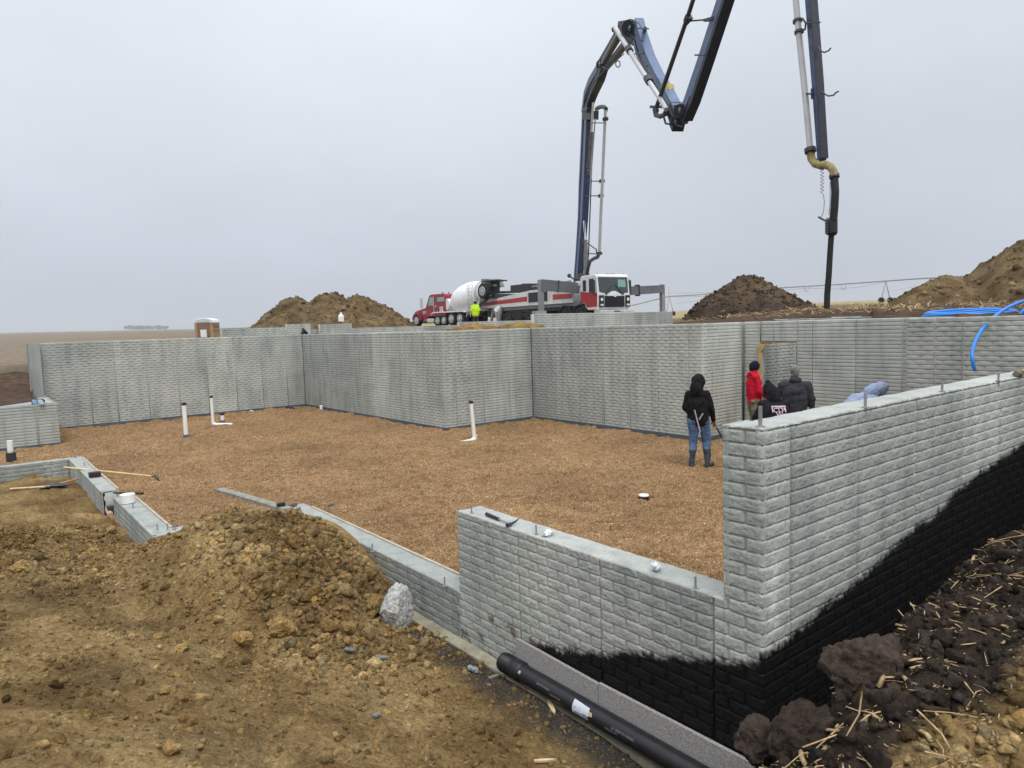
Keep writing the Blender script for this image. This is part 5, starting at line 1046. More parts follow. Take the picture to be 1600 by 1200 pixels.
me_ = text_mesh('RM', .34, .004); me_.transform(frame_mat(np.array([6.35, 1.0, 1.10]), (-1, 0, 0), (0, 0, 1))); link_mesh('hood_lettering', me_, WHITEP, cb, True)
for y_ in (-.3, .3):
    bc = MB(); bc.cyl((4.7, y_, 2.5), (4.7, y_, 2.66), .06, 8); mb_(bc, 'roof_beacon', REDC, cb)
dm = MB(); ax0 = np.array([3.35, 0, 1.52]); ax1 = np.array([-1.1, 0, 2.45]); prs = [(0, .35), (.02, .62), (.10, .92), (.22, 1.14), (.36, 1.25), (.52, 1.25), (.66, 1.14), (.82, .90), (.95, .66), (1, .60)]
dm.tube([ax0 + (ax1 - ax0) * a_ for a_, r_ in prs], [r_ for a_, r_ in prs], 36); dmo = mb_(dm, 'drum', mat('drum_white', (.80, .82, .82), .4, .12, 1.4), smooth=True)
bnd = MB(); 
for a_ in (.80, .84): bnd.tube([ax0 + (ax1 - ax0) * a_, ax0 + (ax1 - ax0) * (a_ + .02)], [.96, .94], 36)
mb_(bnd, 'drum_ring', PIPEW, dmo)
wtk = MB(); wtk.tube([(3.2, .3, 1.65), (3.2, 1.05, 1.65)], .42, 16); mb_(wtk, 'water_tank', WHITEP)
bx_ = MB(); bx_.box(3.55, 4.05, .75, 1.12, 1.1, 1.5); mb_(bx_, 'white_box', WHITEP)
vl = MB()
for k in range(7): vl.cyl((2.0 + k * .22, 1.0, 1.05), (2.05 + k * .2, 1.0, 1.35 + .12 * (k % 3)), .045, 6)
mb_(vl, 'pipework', PIPEW)
ld = MB()
for x_ in (.05, .50): ld.cyl((x_, 1.15, .6), (x_ - .25, 1.05, 2.9), .025, 6)
for k in range(8): ld.cyl((.05 - k * .03, 1.14, .8 + k * .27), (.50 - k * .03, 1.14, .8 + k * .27), .02, 6)
ld.tube([(-.2, 1.05, 2.9), (.5, 1.05, 2.9), (.5, 1.05, 2.2)], .02, 6); mb_(ld, 'ladder', PIPEW)
rs = MB(); rs.box(-.6, .1, -.9, .9, 1.0, 1.12); rs.beam((-.4, .8, 1.0), (-.7, .6, 2.6), .12, .12, side=(0, 1, 0)); rs.beam((-.4, -.8, 1.0), (-.7, -.6, 2.6), .12, .12, side=(0, 1, 0)); mb_(rs, 'rear_stand', WHITEP)
ho = MB(); ho.prism([(-.6, 2.6), (-1.9, 2.7), (-1.6, 3.25), (-.7, 3.3)], lambda a_, b_, t_: np.array([a_, t_, b_]), -.6, .6); mb_(ho, 'charge_hopper', GREYP)
# raised booster axle
bo = MB(); bo.beam((-.4, .7, 1.3), (-2.2, .95, 2.05), .16, .14, side=(0, 1, 0)); bo.beam((-.4, -.7, 1.3), (-2.2, -.95, 2.05), .16, .14, side=(0, 1, 0)); bo.cyl((-1.9, 1.0, 2.25), (-2.2, -2.6, 2.35), .09, 10); bo.box(-2.4, -1.7, -1.4, .7, 1.85, 2.15)
BO = mb_(bo, 'booster_axle', DARKST)
wheel(BO, (-1.55, 1.05, 2.38), .55, .32, 1, CHROME); wheel(BO, (-1.9, -2.55, 2.42), .52, .36, 1, DARKST)
fp = MB(); fp.prism([(-1.0, 2.1), (-1.0, 2.85), (-1.4, 3.1), (-2.7, 3.15), (-2.6, 2.25)], lambda a_, b_, t_: np.array([a_, t_, b_]), .45, .55); fp.box(-2.7, -1.3, -.2, .98, 3.04, 3.12); mb_(fp, 'splash_plate', mat('mud_flap_black', (.035, .035, .038), .7, .3, 6), BO)
me_ = text_mesh('MIX', .26, .004); me_.transform(frame_mat(np.array([-2.2, .57, 2.75]), (-1, 0, 0), (0, 0, 1))); link_mesh('flap_lettering', me_, WHITEP, BO, True)
# ================================================================== things on the site
def surf(x, y, z0=.3):
    q = on_z(x, y, z0)
    for _ in range(8): q = on_z(x, y, hzp(q[0], q[1]))
    return q
def obj(m_, name, ma, label, cat, group=None, **k): return tag(m_.build(name, ma, None, **k), label, cat, group)
# timber frame in the doorway
t = thing('door_frame', 'yellowish timber frame post and header in the doorway of the back wall', 'door frame', (U3, 7.0, 0))
MB().box(U3 - .05, U3 + .0, 7.04, 7.12, 0, 2.16).build('post', PINE, t); MB().box(U3 + .02, U3 + .22, 6.20, 7.10, 2.17, 2.20).build('header', PINE, t)
g_ = MB(); g_.prism([(0, 0), (.14, 0), (0, -.18)], lambda a_, b_, t_: np.array([U3 - .03 + t_, 7.04 - a_, 2.15 + b_]), -.02, .0); g_.build('gusset', PINE, t)
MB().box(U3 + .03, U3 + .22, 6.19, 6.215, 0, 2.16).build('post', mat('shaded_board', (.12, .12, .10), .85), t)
# vent pipes in the gravel
def vent(label, x, y, h, r, run=None, lean=(0, 0), grp='white drain risers in the gravel', capc=True, sleeve=False):
    q = on_z(x, y, .03); t = thing('drain_riser', label, 'drain pipe', (q[0], q[1], 0), group=grp)
    m_ = MB(); m_.cyl((q[0], q[1], -.05), (q[0] + lean[0], q[1] + lean[1], h), r, 18); m_.build('pipe', PVC, t, smooth=False)
    if capc: m_ = MB(); m_.cyl((q[0] + lean[0], q[1] + lean[1], h - .02), (q[0] + lean[0], q[1] + lean[1], h + .035), r * 1.12, 18); m_.build('cap', BLK, t)
    if sleeve: m_ = MB(); m_.cyl((q[0], q[1], -.02), (q[0], q[1], .12), r * 1.35, 14); m_.build('sleeve', mat('grey_wrap', (.12, .13, .15), .8), t)
    if run is not None:
        e_ = on_z(run[0], run[1], .04); d_ = nrm(e_ - q); m_ = MB(); m_.tube([(q[0], q[1], .16), (q[0], q[1], .08), q + d_ * r * 1.6 + (0, 0, .02), q + d_ * r * 3], [r * 1.2, r * 1.25, r * 1.2, r * 1.15], 16); m_.build('elbow', PVC, t)
        m_ = MB(); m_.tube([q + d_ * r * 2 + (0, 0, .01), e_], r, 16); m_.build('ground_pipe', PVC, t)
vent('thick white riser, leftmost in the gravel, black cap on top', 291, 684, .93, .055, sleeve=True)
vent('tall thin white riser with a pipe stub lying at its foot to the right', 333, 664, .88, .042, run=(363, 663))
vent('short stout white pipe stub behind the lying pipe', 348, 661, .30, .055, sleeve=True)
vent('thin white riser nearest the tall left wall, elbow at its foot', 386, 641, .60, .035, run=(395, 643))
vent('leaning white vent riser near the projecting wall corner, elbow towards the left', 742, 688, .95, .045, run=(720, 692), lean=(-.06, .02))
m_ = MB(); q = on_z(502, 640, .05); m_.cyl(q - (0, 0, .1), q + (0, 0, .12), .05, 14); m_.ell(q + (0, 0, .12), .06, .06, .03); obj(m_, 'pipe_stub', PVC, 'small white pipe stub by the foot of the tall back wall', 'pipe cap')
q = on_z(18, 722, .0); m_ = MB(); m_.cyl(q, q + (0, 0, .25), .05, 12); m_.cyl(q + (0, 0, .25), q + (0, 0, .5), .06, 12); t = thing('drain_riser', 'white pipe stub in a dirty sleeve by the low curb, far left', 'drain pipe', tuple(q)); m_.build('pipe', PVC, t)
MB().cyl(q - (0, 0, .05), q + (0, 0, .22), .10, 12).build('sleeve', DARKST, t)
q = on_z(1006, 780, .03); t = thing('floor_drain', 'round white lid on a black drain rim standing in the gravel', 'drain lid', (q[0], q[1], 0))
MB().cyl((q[0], q[1], -.03), (q[0], q[1], .085), .083, 24).build('rim', BLK, t); m_ = MB(); m_.tube([(q[0], q[1], .085), (q[0], q[1], .103), (q[0], q[1], .11)], [.080, .076, .05], 24); m_.build('lid', PVC, t)
q = on_z(518, 792, .03); m_ = MB(); m_.ell(q + (0, 0, .02), .06, .04, .035); m_.ell(q + (.05, -.04, .01), .03, .03, .02); obj(m_, 'dark_lump', mat('grey_rag', (.07, .08, .10), .9), 'small dark grey rag lying alone on the gravel', 'rag')
q = on_z(454, 638, .05); m_ = MB(); m_.ell(q, .12, .25, .06); m_.ell(q + (0, .25, 0), .1, .15, .05); obj(m_, 'black_bag', BLK, 'flat black bag at the foot of the tall left wall corner', 'bag')
q = on_z(1101, 818, .02); obj(MB().ell(q, .012, .012, .01), 'white_pebble', PVC, 'single bright white pebble in the gravel near the column', 'pebble')
# grade pins in the gravel
pins = [(954, 830), (1184, 0), (245, 715), (176, 692), (322, 758), (375, 672), (760, 645), (868, 638), (817, 690), (738, 763), (602, 640), (515, 695)]
PINL = ['thin dark pin in the gravel, nearest the waist-high wall', '', 'dark pin in the gravel above the rake head', 'dark pin in the gravel left of the thick white riser', 'dark pin in the gravel above the long plank', 'dark pin in the gravel right of the lying pipe stub',
        'dark pin in the gravel just right of the leaning vent riser', 'dark pin at the foot of the inner corner of the back walls', 'dark pin in open gravel right of the leaning vent riser', 'dark pin in mid gravel below the leaning vent riser', 'dark pin close to the foot of the tall back wall', 'dark pin in open gravel between the tall left walls']
for i, (x, y) in enumerate(pins):
    if y == 0: continue
    q = on_z(x, y, 0); m_ = MB(); m_.cyl(q - (0, 0, .05), q + (0, 0, .07), .006, 6)
    obj(m_, 'grade_pin', DARKST, PINL[i], 'pin', 'grade pins in the gravel floor')
# anchor bolts: parts of the wall they are cast into
def bolt(par, x, y, z, h=.10, r=.008):
    q = on_z(x, y, z); m_ = MB(); m_.cyl(q - (0, 0, .05), q + (0, 0, h), r, 8); m_.cyl(q - (0, 0, .002), q + (0, 0, .006), r * 2.4, 10); m_.build('anchor_bolt', STEEL, par)
Wn = bpy.data.objects['foundation_wall']
for x, y, h, r in ((1188, 667, .115, .011), (1352, 637, .10, .010), (1472, 612, .08, .009), (1560, 595, .07, .009)): bolt(Wn, x, y, ZN, h, r)
for x, y in ((737, 802), (838, 835), (1087, 919)): bolt(wl, x, y, ZL, .075, .007)
for x, y in ((510, 824), (582, 862), (695, 916)): bolt(wc, x, y, ZC, .09, .008)
W4 = bpy.data.objects['foundation_wall.003']; W5 = bpy.data.objects['foundation_wall.004']
for x, y in ((183, 771), (208, 794), (246, 828), (262, 828), (274, 826)): bolt(W4, x, y, ZC, .08, .008)
for x, y in ((99, 717), (118, 716), (132, 728), (148, 743)): bolt(W5, x, y, ZC, .08, .008)
# pale form edge along the curb tops
for W, x0, x1, y0, y1 in ((wc, .232, .262, 3.1, 7.0), (W4, -1.475, -1.445, 7.3, 9.7), (W5, -1.575, -1.545, 10.4, 14.3)):
    MB().box(x0, x1, y0, y1, .20, ZC + .012).build('form_strip', mat('pale_strip', (.42, .36, .28), .8, .2, 7), W)
# hammer on the wall
def seg(a, b, t_): return a + (b - a) * t_
h0_ = on_z(760, 803, ZL + .018); h1_ = on_z(796, 818, ZL + .018)
t = thing('hammer', 'claw hammer with black grip lying on the waist-high wall', 'hammer', tuple(h0_))
MB().tube([h0_, seg(h0_, h1_, .55)], [.016, .014], 10).build('grip', BLK, t); MB().tube([seg(h0_, h1_, .55), h1_], .008, 8).build('shaft', STEEL, t)
c0 = on_z(792, 821, ZL + .02); c1 = on_z(811, 814, ZL + .02); m_ = MB(); m_.tube([c0, seg(c0, c1, .3)], .016, 10); m_.tube([seg(c0, c1, .3), seg(c0, c1, .7) + (0, 0, .006), c1 + (0, 0, .02)], [.012, .009, .004], 8); m_.build('head', DARKST, t)
PLA = mat('crumpled_plastic', (.62, .66, .70), .35, .1, 30, col2=(.85, .86, .86), spec=.6)
boulder('plastic_wad', 'crumpled clear-white plastic wad, long one right of the hammer', 'plastic wad', tuple(on_z(857, 833, ZL + .02)), (.055, .035, .025), 61, m=PLA, sub=3, amp=1.4, fr=3)
boulder('plastic_wad', 'round white crumpled wad alone on the waist-high wall', 'plastic wad', tuple(on_z(1025, 886, ZL + .03)), (.036, .034, .033), 62, m=PLA, sub=3, amp=1.2, fr=3)
boulder('stone', 'brown stone resting on the tall near wall at the right edge', 'stone', tuple(on_z(1592, 583, ZN + .03)), (.07, .05, .035), 63, m=mat('olive_stone', (.20, .17, .10), .9, .3, 14, bump=.4), sub=3)
# drain pipe, fitting, foam board and label
def dpz(v): return np.array([-.107 - .0 * v, v, .035])
t = thing('drain_tube', 'long black drain pipe lying at the foot of the black-coated front wall', 'drain pipe', (-.115, 1.2, -.06))
m_ = MB(); m_.tube([dpz(v) for v in np.linspace(.12, 2.10, 24)], .067, 28); m_.build('pipe', BLK, t, smooth=True)
m_ = MB(); vs_ = np.linspace(2.10, 2.28, 34); m_.tube([dpz(v) for v in vs_], [.073 + .006 * math.cos(k * 1.35) * (1 if 8 < k < 30 else 0) for k in range(34)], 28); m_.tube([dpz(2.02), dpz(2.04), dpz(2.11), dpz(2.13)], [.069, .079, .079, .071], 28); m_.build('end_fitting', BLK, t, smooth=True)
sn_ = np.array([-math.cos(.55), 0, math.sin(.55)]); sc_ = np.array([-.107, 2.0, .035]) + sn_ * .066
m_ = MB(); m_.tube([sc_, sc_ + sn_ * .006], [.013, .011], 12); o = m_.build('screw', CHROME, t); MB().tube([sc_ + sn_ * .006, sc_ + sn_ * .0068], [.005, .005], 8).build('screw_recess', BLK, o)
FOAM = mat('grey_foam_board', (.20, .195, .19), .9, .3, 90, col2=(.42, .41, .40), bump=.3)
for v0, v1, z1, z2, nm in ((1.27, 2.19, .185, .235, 0), (.03, 1.265, .20, .225, 1)):
    m_ = MB(); m_.prism([(v0, -.06), (v1, -.06), (v1, z2), (v0, z1 + .03)], lambda a_, b_, t_: np.array([-.012 - t_ - max(0, .2 - b_) * .05, a_, b_]), 0, .026)
    obj(m_, 'foam_board', FOAM, ('speckled grey foam board strip behind the fitting end of the drain pipe', 'speckled grey foam board strip behind the labelled drain pipe')[nm], 'foam board')
# sticker on the pipe: curved paper wrapping the upper front
lab = MB(); nA = 8; v0, v1 = 1.235, 1.395
Lc = dpz(1.3)
def pipe_pt(a_, v, r=.0685): return np.array([Lc[0] - r * math.cos(a_), v, Lc[2] + r * math.sin(a_)])
vs = []; fs = []
for i in range(nA + 1):
    for j, v in enumerate((v1, v0)):
        a_ = -.28 + (1.20 + (.0 if j else .12)) * i / nA; vs.append(pipe_pt(a_, v - (0 if j else 0), .0695 + .006 * (i / nA) ** 3))
for i in range(nA): fs.append((2 * i, 2 * i + 1, 2 * i + 3, 2 * i + 2))
lab.add(vs, fs); lo_ = lab.build('pipe_label', mat('pale_label', (.60, .66, .74), .4, .08, 30, spec=.5), t); sd_ = lo_.modifiers.new('thick', 'SOLIDIFY'); sd_.thickness = .0006; sd_.offset = 1
NV = mat('navy_ink', (.02, .04, .12), .5)
def on_label(body, size, v, a_):
    me_ = text_mesh(body, size, .0006); n_ = np.array([-math.cos(a_), 0, math.sin(a_)]); me_.transform(frame_mat(pipe_pt(a_, v, .0717), np.array([0, 1, 0.]), -np.array([math.sin(a_), 0, math.cos(a_)]))); link_mesh('label_lettering', me_, NV, lo_)
on_label('ADS', .034, 1.262, .02); on_label('DRAIN PIPE', .013, 1.335, -.06); on_label('4 IN', .010, 1.37, .35)
lg = MB(); lg.prism([(0, 0), (.035, .004), (.03, .035), (0, .04)], lambda a_, b_, t_: pipe_pt(.25 + b_ * 11, 1.235 - a_, .0705 + t_), 0, .0008); lg.build('orange_tag', mat('tan_tag', (.55, .36, .22), .6), lo_)
for body, v, a_, sz in (('DRAIN GUARD', 1.72, .50, .022), ('NA 4 IN M252', 1.58, .15, .018), ('DRAIN GUARD  M', .92, .42, .024), ('NA 4 IN M252', 1.02, .08, .018), ('DB  HL M', 2.02, .40, .016)):
    me_ = text_mesh(body, sz, .0004); me_.transform(frame_mat(pipe_pt(a_, v, .0682), np.array([0, 1, 0.]), -np.array([math.sin(a_), 0, math.cos(a_)]))); link_mesh('pipe_lettering', me_, mat('faded_white_print', (.22, .22, .22), .7), t)
# crushed can
q = surf(739, 1050, 0) + (0, 0, .025); t = thing('drink_can', 'crushed silver and dark blue can lying on soil near the drain end', 'can', tuple(q)); ax_ = nrm([.25, -1, 0]) * .045
m_ = MB(); m_.tube([q - ax_, q - ax_ * .8, q - ax_ * .1, q + ax_ * .5, q + ax_ * .85, q + ax_], [.020, .027, .022, .026, .027, .020], 14); m_.build('can_body', mat('can_print', (.05, .07, .12), .35, .1, 40, metal=.5, col2=(.6, .62, .65)), t)
MB().tube([q + ax_ * 1.0, q + ax_ * 1.02], [.02, .018], 14).build('can_end', CHROME, t)
# rake and shovels, left
def tool(name, label, cat, p0, p1, r, mh=PALEW):
    t = thing(name, label, cat, tuple((p0 + p1) / 2)); MB().tube([p0, p1], r, 8).build('handle', mh, t); return t
p0 = on_z(99, 730, .46); p1 = on_z(236, 744, .10); t = tool('rake', 'long pale-handled rake leaning over the far left curb onto the gravel', 'rake', p0, p1, .018, mat('yellow_handle', (.62, .50, .24), .6, .15, 5)); d_ = nrm(p1 - p0); s_ = nrm(np.cross(d_, (0, 0, 1)))
m_ = MB(); m_.beam(p1 - s_ * .20 + d_ * .1, p1 + s_ * .20 + d_ * .1, .03, .02)
for k in range(9): m_.cyl(p1 + s_ * (-.2 + .05 * k) + d_ * .1, p1 + s_ * (-.2 + .05 * k) + d_ * .14 - (0, 0, .07), .006, 5)
m_.cyl(p1, p1 + d_ * .1 - s_ * .1, .008, 5); m_.cyl(p1, p1 + d_ * .1 + s_ * .1, .008, 5); m_.build('rake_head', DARKST, t)
m_ = MB(); q = on_z(148, 740, ZC + .06); m_.box(q[0] - .09, q[0] + .09, q[1] - .06, q[1] + .06, ZC + .01, ZC + .09); obj(m_, 'black_block', mat('black_red_box', (.03, .015, .015), .6, .3, 9), 'small black box on the far left curb under the rake handle', 'box', bevel=.01)
za = .10
p0 = on_z(16, 764, .12); p1 = on_z(78, 760, .16); t = tool('shovel', 'shovel with straight pale handle lying on soil at far left', 'shovel', p0, p1, .018); d_ = nrm(p1 - p0); s_ = nrm(np.cross(d_, (0, 0, 1)))
def blade(t, p, d_, s_, L_=.28, w_=.22):
    vs = []; fs = []; n_ = 7
    for i in range(n_):
        a_ = i / (n_ - 1); wd = w_ * (1 - .75 * max(0, a_ - .55) / .45) / 2
        for j in range(5): b_ = (j / 4 - .5) * 2; vs.append(p + d_ * L_ * a_ + s_ * wd * b_ + np.array([0, 0, .03 * b_ * b_ - .02 * a_]))
    for i in range(n_ - 1):
        for j in range(4): fs.append((i * 5 + j, i * 5 + j + 1, (i + 1) * 5 + j + 1, (i + 1) * 5 + j))
    m_ = MB().add(vs, fs); o = m_.build('blade', DARKST, t); z_ = o.modifiers.new('thick', 'SOLIDIFY'); z_.thickness = .006
blade(t, p1, d_, s_, .36, .26)
p0 = on_z(124, 748, .16); p1 = on_z(84, 758, .14); t = tool('shovel', 'shovel with orange-tan handle crossing the other at far left', 'shovel', p0, p1, .018, mat('orange_handle', (.50, .26, .10), .6, .15, 5)); d_ = nrm(p1 - p0); s_ = nrm(np.cross(d_, (0, 0, 1))); blade(t, p1, d_, s_, .34, .26)
# log-like handle across the gap
pts = [on_z(x, y, z) for x, y, z in ((141, 766, .12), (155, 779, .10), (166, 792, .08), (173, 805, .06))]
obj(MB().tube(pts, [.05, .048, .045, .04], 10), 'wooden_stake', mat('peeled_wood', (.42, .30, .20), .8, .2, 8), 'bent peeled wooden pole lying across the gap between the left curbs', 'wooden pole')
m_ = MB(); m_.box(*sum([[on_z(177, 806, 0)[k] - .07, on_z(177, 806, 0)[k] + .07] for k in (0, 1)], []), -.02, .16); obj(m_, 'dark_bracket', DARKST, 'dark square bracket at the pole end beside the short curb', 'bracket')
q = on_z(200, 786, ZC); m_ = MB(); m_.cyl((q[0] - .0, q[1], ZC + .01), (q[0], q[1], ZC + .13), .10, 20); m_.cyl((q[0], q[1], ZC + .13), (q[0], q[1], ZC + .135), .085, 20); obj(m_, 'white_roll', PVC, 'white paper roll standing on the short left curb', 'paper roll')
p0 = on_z(178, 770, ZC + .03); p1 = on_z(223, 771, ZC + .05); m_ = MB(); m_.tube([p0, seg(p0, p1, .5)], .014, 8); m_.tube([seg(p0, p1, .5), p1], .02, 8); obj(m_, 'pry_bar', BLK, 'dark hand tool lying across the end of the short left curb', 'pry bar')
# plank on the curb corner
A_ = on_z(342, 765, .42); B_ = on_z(452, 797, ZC + .07); m_ = MB(); m_.beam(A_, B_, .13, .045, side=np.cross(nrm(B_ - A_), (0, 0, 1))); t = thing('plank', 'grey weathered plank reaching over the gravel from the curb corner', 'plank', tuple(B_)); m_.build('board', WOOD, t)
t = thing('plank', 'short grey board stub beside the longer plank on the curb corner', 'plank', tuple(B_ + (.1, .1, -.03))); p_ = on_z(461, 787, ZC + .03); q_ = on_z(436, 795, ZC + .03); MB().beam(p_, q_, .09, .04, side=np.cross(nrm(p_ - q_), (0, 0, 1))).build('board', mat('brown_board', (.14, .11, .08), .85, .3, 8), t)
q = on_z(439, 790, ZC + .10); obj(MB().box(q[0] - .05, q[0] + .05, q[1] - .03, q[1] + .03, ZC + .092, ZC + .14), 'black_clip', BLK, 'small black bracket on the plank end at the curb corner', 'bracket')
# cans and tape on the far left side wall
q = on_z(60, 630, ZL)
for k, (dx, dy, ma, lb) in enumerate(((-.10, -.25, 'sky_blue_can', 'light blue bottle in the litter on the far left side wall'), (.02, -.5, 'pale_litter', 'pale crumpled bag in the litter on the far left side wall'), (.08, -.1, 'dark_litter', 'dark spool in the litter on the far left side wall'))):
    m_ = MB(); c_ = (q[0] + dx, q[1] + dy, ZL + .06); m_.cyl((c_[0], c_[1] - .10, c_[2]), (c_[0], c_[1] + .08, c_[2]), .055, 12); m_.cyl((c_[0], c_[1] + .08, c_[2]), (c_[0], c_[1] + .13, c_[2]), .02, 10)
    obj(m_, ('bottle', 'crumpled_bag', 'spool')[k], mat(ma, [(.25, .38, .62), (.5, .58, .72), (.03, .04, .07)][k], .4), lb, ('bottle', 'bag', 'spool')[k])
# white jug on far block
q = at(533, 497, 31.0); m_ = MB(); m_.tube([q - (0, 0, .15), q + (0, 0, .08), q + (0, 0, .18), q + (0, 0, .25)], [.13, .13, .05, .04], 14); obj(m_, 'white_jug', PVC, 'white jug on the stepped wall block before the left soil mound', 'jug')
# portable toilet
q = at(324, 515, 47); gzt = 1.62; az_ = math.radians(-128)
t = thing('portable_toilet', 'tan portable toilet with white roof standing beyond the tall left wall', 'portable toilet', (q[0], q[1], gzt), az_)
TAN = mat('tan_plastic', (.36, .24, .13), .6, .12, 4); TAN2 = mat('brown_plastic', (.20, .125, .085), .6, .12, 4)
MB().box(-.58, .58, -.60, .60, .12, 1.95).build('cabin', TAN, t, True, bevel=.03); MB().box(-.62, .62, -.64, .64, 0, .13).build('base', DARKST, t, True)
d_ = MB(); d_.box(.58, .61, -.42, .42, .15, 1.98); dr = d_.build('door', TAN2, t, True); MB().box(.61, .625, -.20, .20, 1.0, 1.5).build('door_notice', WHITEP, dr, True); MB().box(.61, .66, .30, .34, .9, 1.1).build('handle', BLK, dr, True)
m_ = MB(); m_.prism([(.64 * math.cos(a_), .26 * math.sin(a_)) for a_ in np.linspace(0, math.pi, 13)], lambda a_, b_, t_: np.array([t_, a_, 1.93 + b_]), -.64, .60); m_.build('roof', mat('translucent_roof', (.50, .56, .58), .4, .06, 3), t, True)
m_ = MB()
for k in range(5): m_.tube([(-.55 + k * .27, .66 * math.cos(a_), 1.95 + .28 * math.sin(a_)) for a_ in np.linspace(0, math.pi, 11)], .03, 6)
m_.build('roof_rib', WHITEP, t, True)
m_ = MB()
for s_ in (-1, 1):
    for k in range(4): m_.box(-.45 + k * .24, -.27 + k * .24, s_ * .60 - .015, s_ * .60 + .015, 1.62, 1.78)
    m_.box(-.5, .5, s_ * .60 - .02, s_ * .60 + .02, .88, .93); m_.box(-.5, .5, s_ * .60 - .02, s_ * .60 + .02, 1.40, 1.45)
m_.build('wall_vents', TAN2, t, True)
# ------------------------------------------------------------------ soil mounds
def mound(label, peaks, size, zb, seed, tint, peat, res=.14, amp=.5):
    """peaks: (u, v, height, radius_u, radius_v)"""
    us = np.arange(size[0], size[1], res); vs = np.arange(size[2], size[3], res); U, V_ = np.meshgrid(us, vs, indexing='ij')
    Z = np.full(U.shape, -9.)
    for (a_, b_, h_, ru, rv) in peaks:
        rr = np.sqrt(((U - a_) / ru) ** 2 + ((V_ - b_) / rv) ** 2); rr = rr + fbm(U * .45, V_ * .45, 3, seed + 1) * .22
        Z = np.maximum(Z, h_ * np.clip(1.08 - rr, -.3, 1) - np.clip(.18 - rr, 0, 1) * h_ * .5)
    gul = fbm((U + V_) * .9, (U - V_) * .25, 4, seed + 3)
    Z = Z + (fbm(U * .9, V_ * .9, 4, seed) * amp + lumps(U * 1.6, V_ * 1.6, seed) * .13 + lumps(U * 3.4, V_ * 3.4, seed + 2) * .07 + gul * .25) * sstep(-.2, .5, Z)
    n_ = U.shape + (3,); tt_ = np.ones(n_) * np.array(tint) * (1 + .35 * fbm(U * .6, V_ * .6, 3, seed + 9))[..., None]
    P = np.stack([U, V_, zb + Z], -1); zc = (Z[:-1, :-1] + Z[1:, 1:]) / 2
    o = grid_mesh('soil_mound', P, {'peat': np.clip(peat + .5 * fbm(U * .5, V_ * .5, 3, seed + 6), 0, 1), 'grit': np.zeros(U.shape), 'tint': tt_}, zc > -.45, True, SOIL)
    tag(o, label, 'soil mound'); s_ = np.argwhere(Z > .1); k = rng.randint(0, len(s_), 1500); i, j = s_[k].T
    r_ = np.clip(np.exp(rng.normal(math.log(.05), .5, len(k))), .02, .2); tv = rng.normal(1.25, .25, (len(k), 1)) * np.array(tint)
    c_ = clod_mesh('surface_clods', P[i, j] + rng.normal(0, .02, (len(k), 3)), r_, np.clip(tv, .3, 2.4), np.clip(peat + rng.normal(0, .2, len(k)), 0, 1), ICO1_V, ICO1_F)
    c_.parent = o; c_['kind'] = 'stuff'; return o
def gp(x, y, D): q = at(x, y, D); return q[0], q[1]
a0 = gp(515, 500, 45); a1 = gp(464, 500, 44.5); a2_ = gp(564, 500, 45)
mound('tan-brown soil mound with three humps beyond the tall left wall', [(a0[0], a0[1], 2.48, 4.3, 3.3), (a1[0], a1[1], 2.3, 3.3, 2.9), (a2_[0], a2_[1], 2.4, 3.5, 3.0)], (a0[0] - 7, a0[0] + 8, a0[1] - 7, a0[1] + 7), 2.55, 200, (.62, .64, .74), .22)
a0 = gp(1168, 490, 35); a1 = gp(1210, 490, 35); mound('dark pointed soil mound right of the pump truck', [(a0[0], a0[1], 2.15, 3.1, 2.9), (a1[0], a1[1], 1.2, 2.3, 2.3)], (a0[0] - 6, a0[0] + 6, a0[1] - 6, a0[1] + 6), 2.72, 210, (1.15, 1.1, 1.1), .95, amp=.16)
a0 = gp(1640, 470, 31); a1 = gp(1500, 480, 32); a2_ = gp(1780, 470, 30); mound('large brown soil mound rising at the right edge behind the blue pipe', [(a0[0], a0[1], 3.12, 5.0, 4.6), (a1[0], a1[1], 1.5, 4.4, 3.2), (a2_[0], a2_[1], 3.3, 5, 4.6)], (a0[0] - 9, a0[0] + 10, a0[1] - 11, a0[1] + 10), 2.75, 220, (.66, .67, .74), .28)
for x, w_, lb in ((741, .9, 'small rust-brown dirt heap on the wall fill, left one of two'), (812, .8, 'small brown dirt heap on the wall fill, right one of two')):
    q = at(x, 511, 22.5); us = np.linspace(-w_, w_, 34); U, V_ = np.meshgrid(us, us * .5, indexing='ij'); rr = np.hypot(U / w_, V_ / (w_ * .5)); Z = .17 * np.clip(1.05 - rr, -.2, 1) + (fbm(U * 5, V_ * 5, 4, int(x)) * .10 + lumps(U * 9, V_ * 9, 3) * .04) * (rr < 1)
    r_ = R[:, 0] * np.array([1, 1, 0]); f_ = np.array([.62, .78, 0]); P = q + U[..., None] * r_ + V_[..., None] * f_; P[..., 2] = 2.66 + Z
    o = grid_mesh('dirt_heap', P, {'peat': np.zeros(U.shape), 'grit': np.zeros(U.shape), 'tint': np.ones(U.shape + (3,)) * (.95, .88, .78)}, None, True, SOIL); tag(o, lb, 'dirt heap')
# tarpaulin-black scrap on wall corner
q = at(475, 521, 27); obj(MB().tube([q + (-.1, 0, -.1), q + (.0, 0, .12), q + (.12, 0, -.02)], [.05, .12, .06], 8), 'black_scrap', BLK, 'small black plastic scrap on the back wall corner', 'plastic scrap')
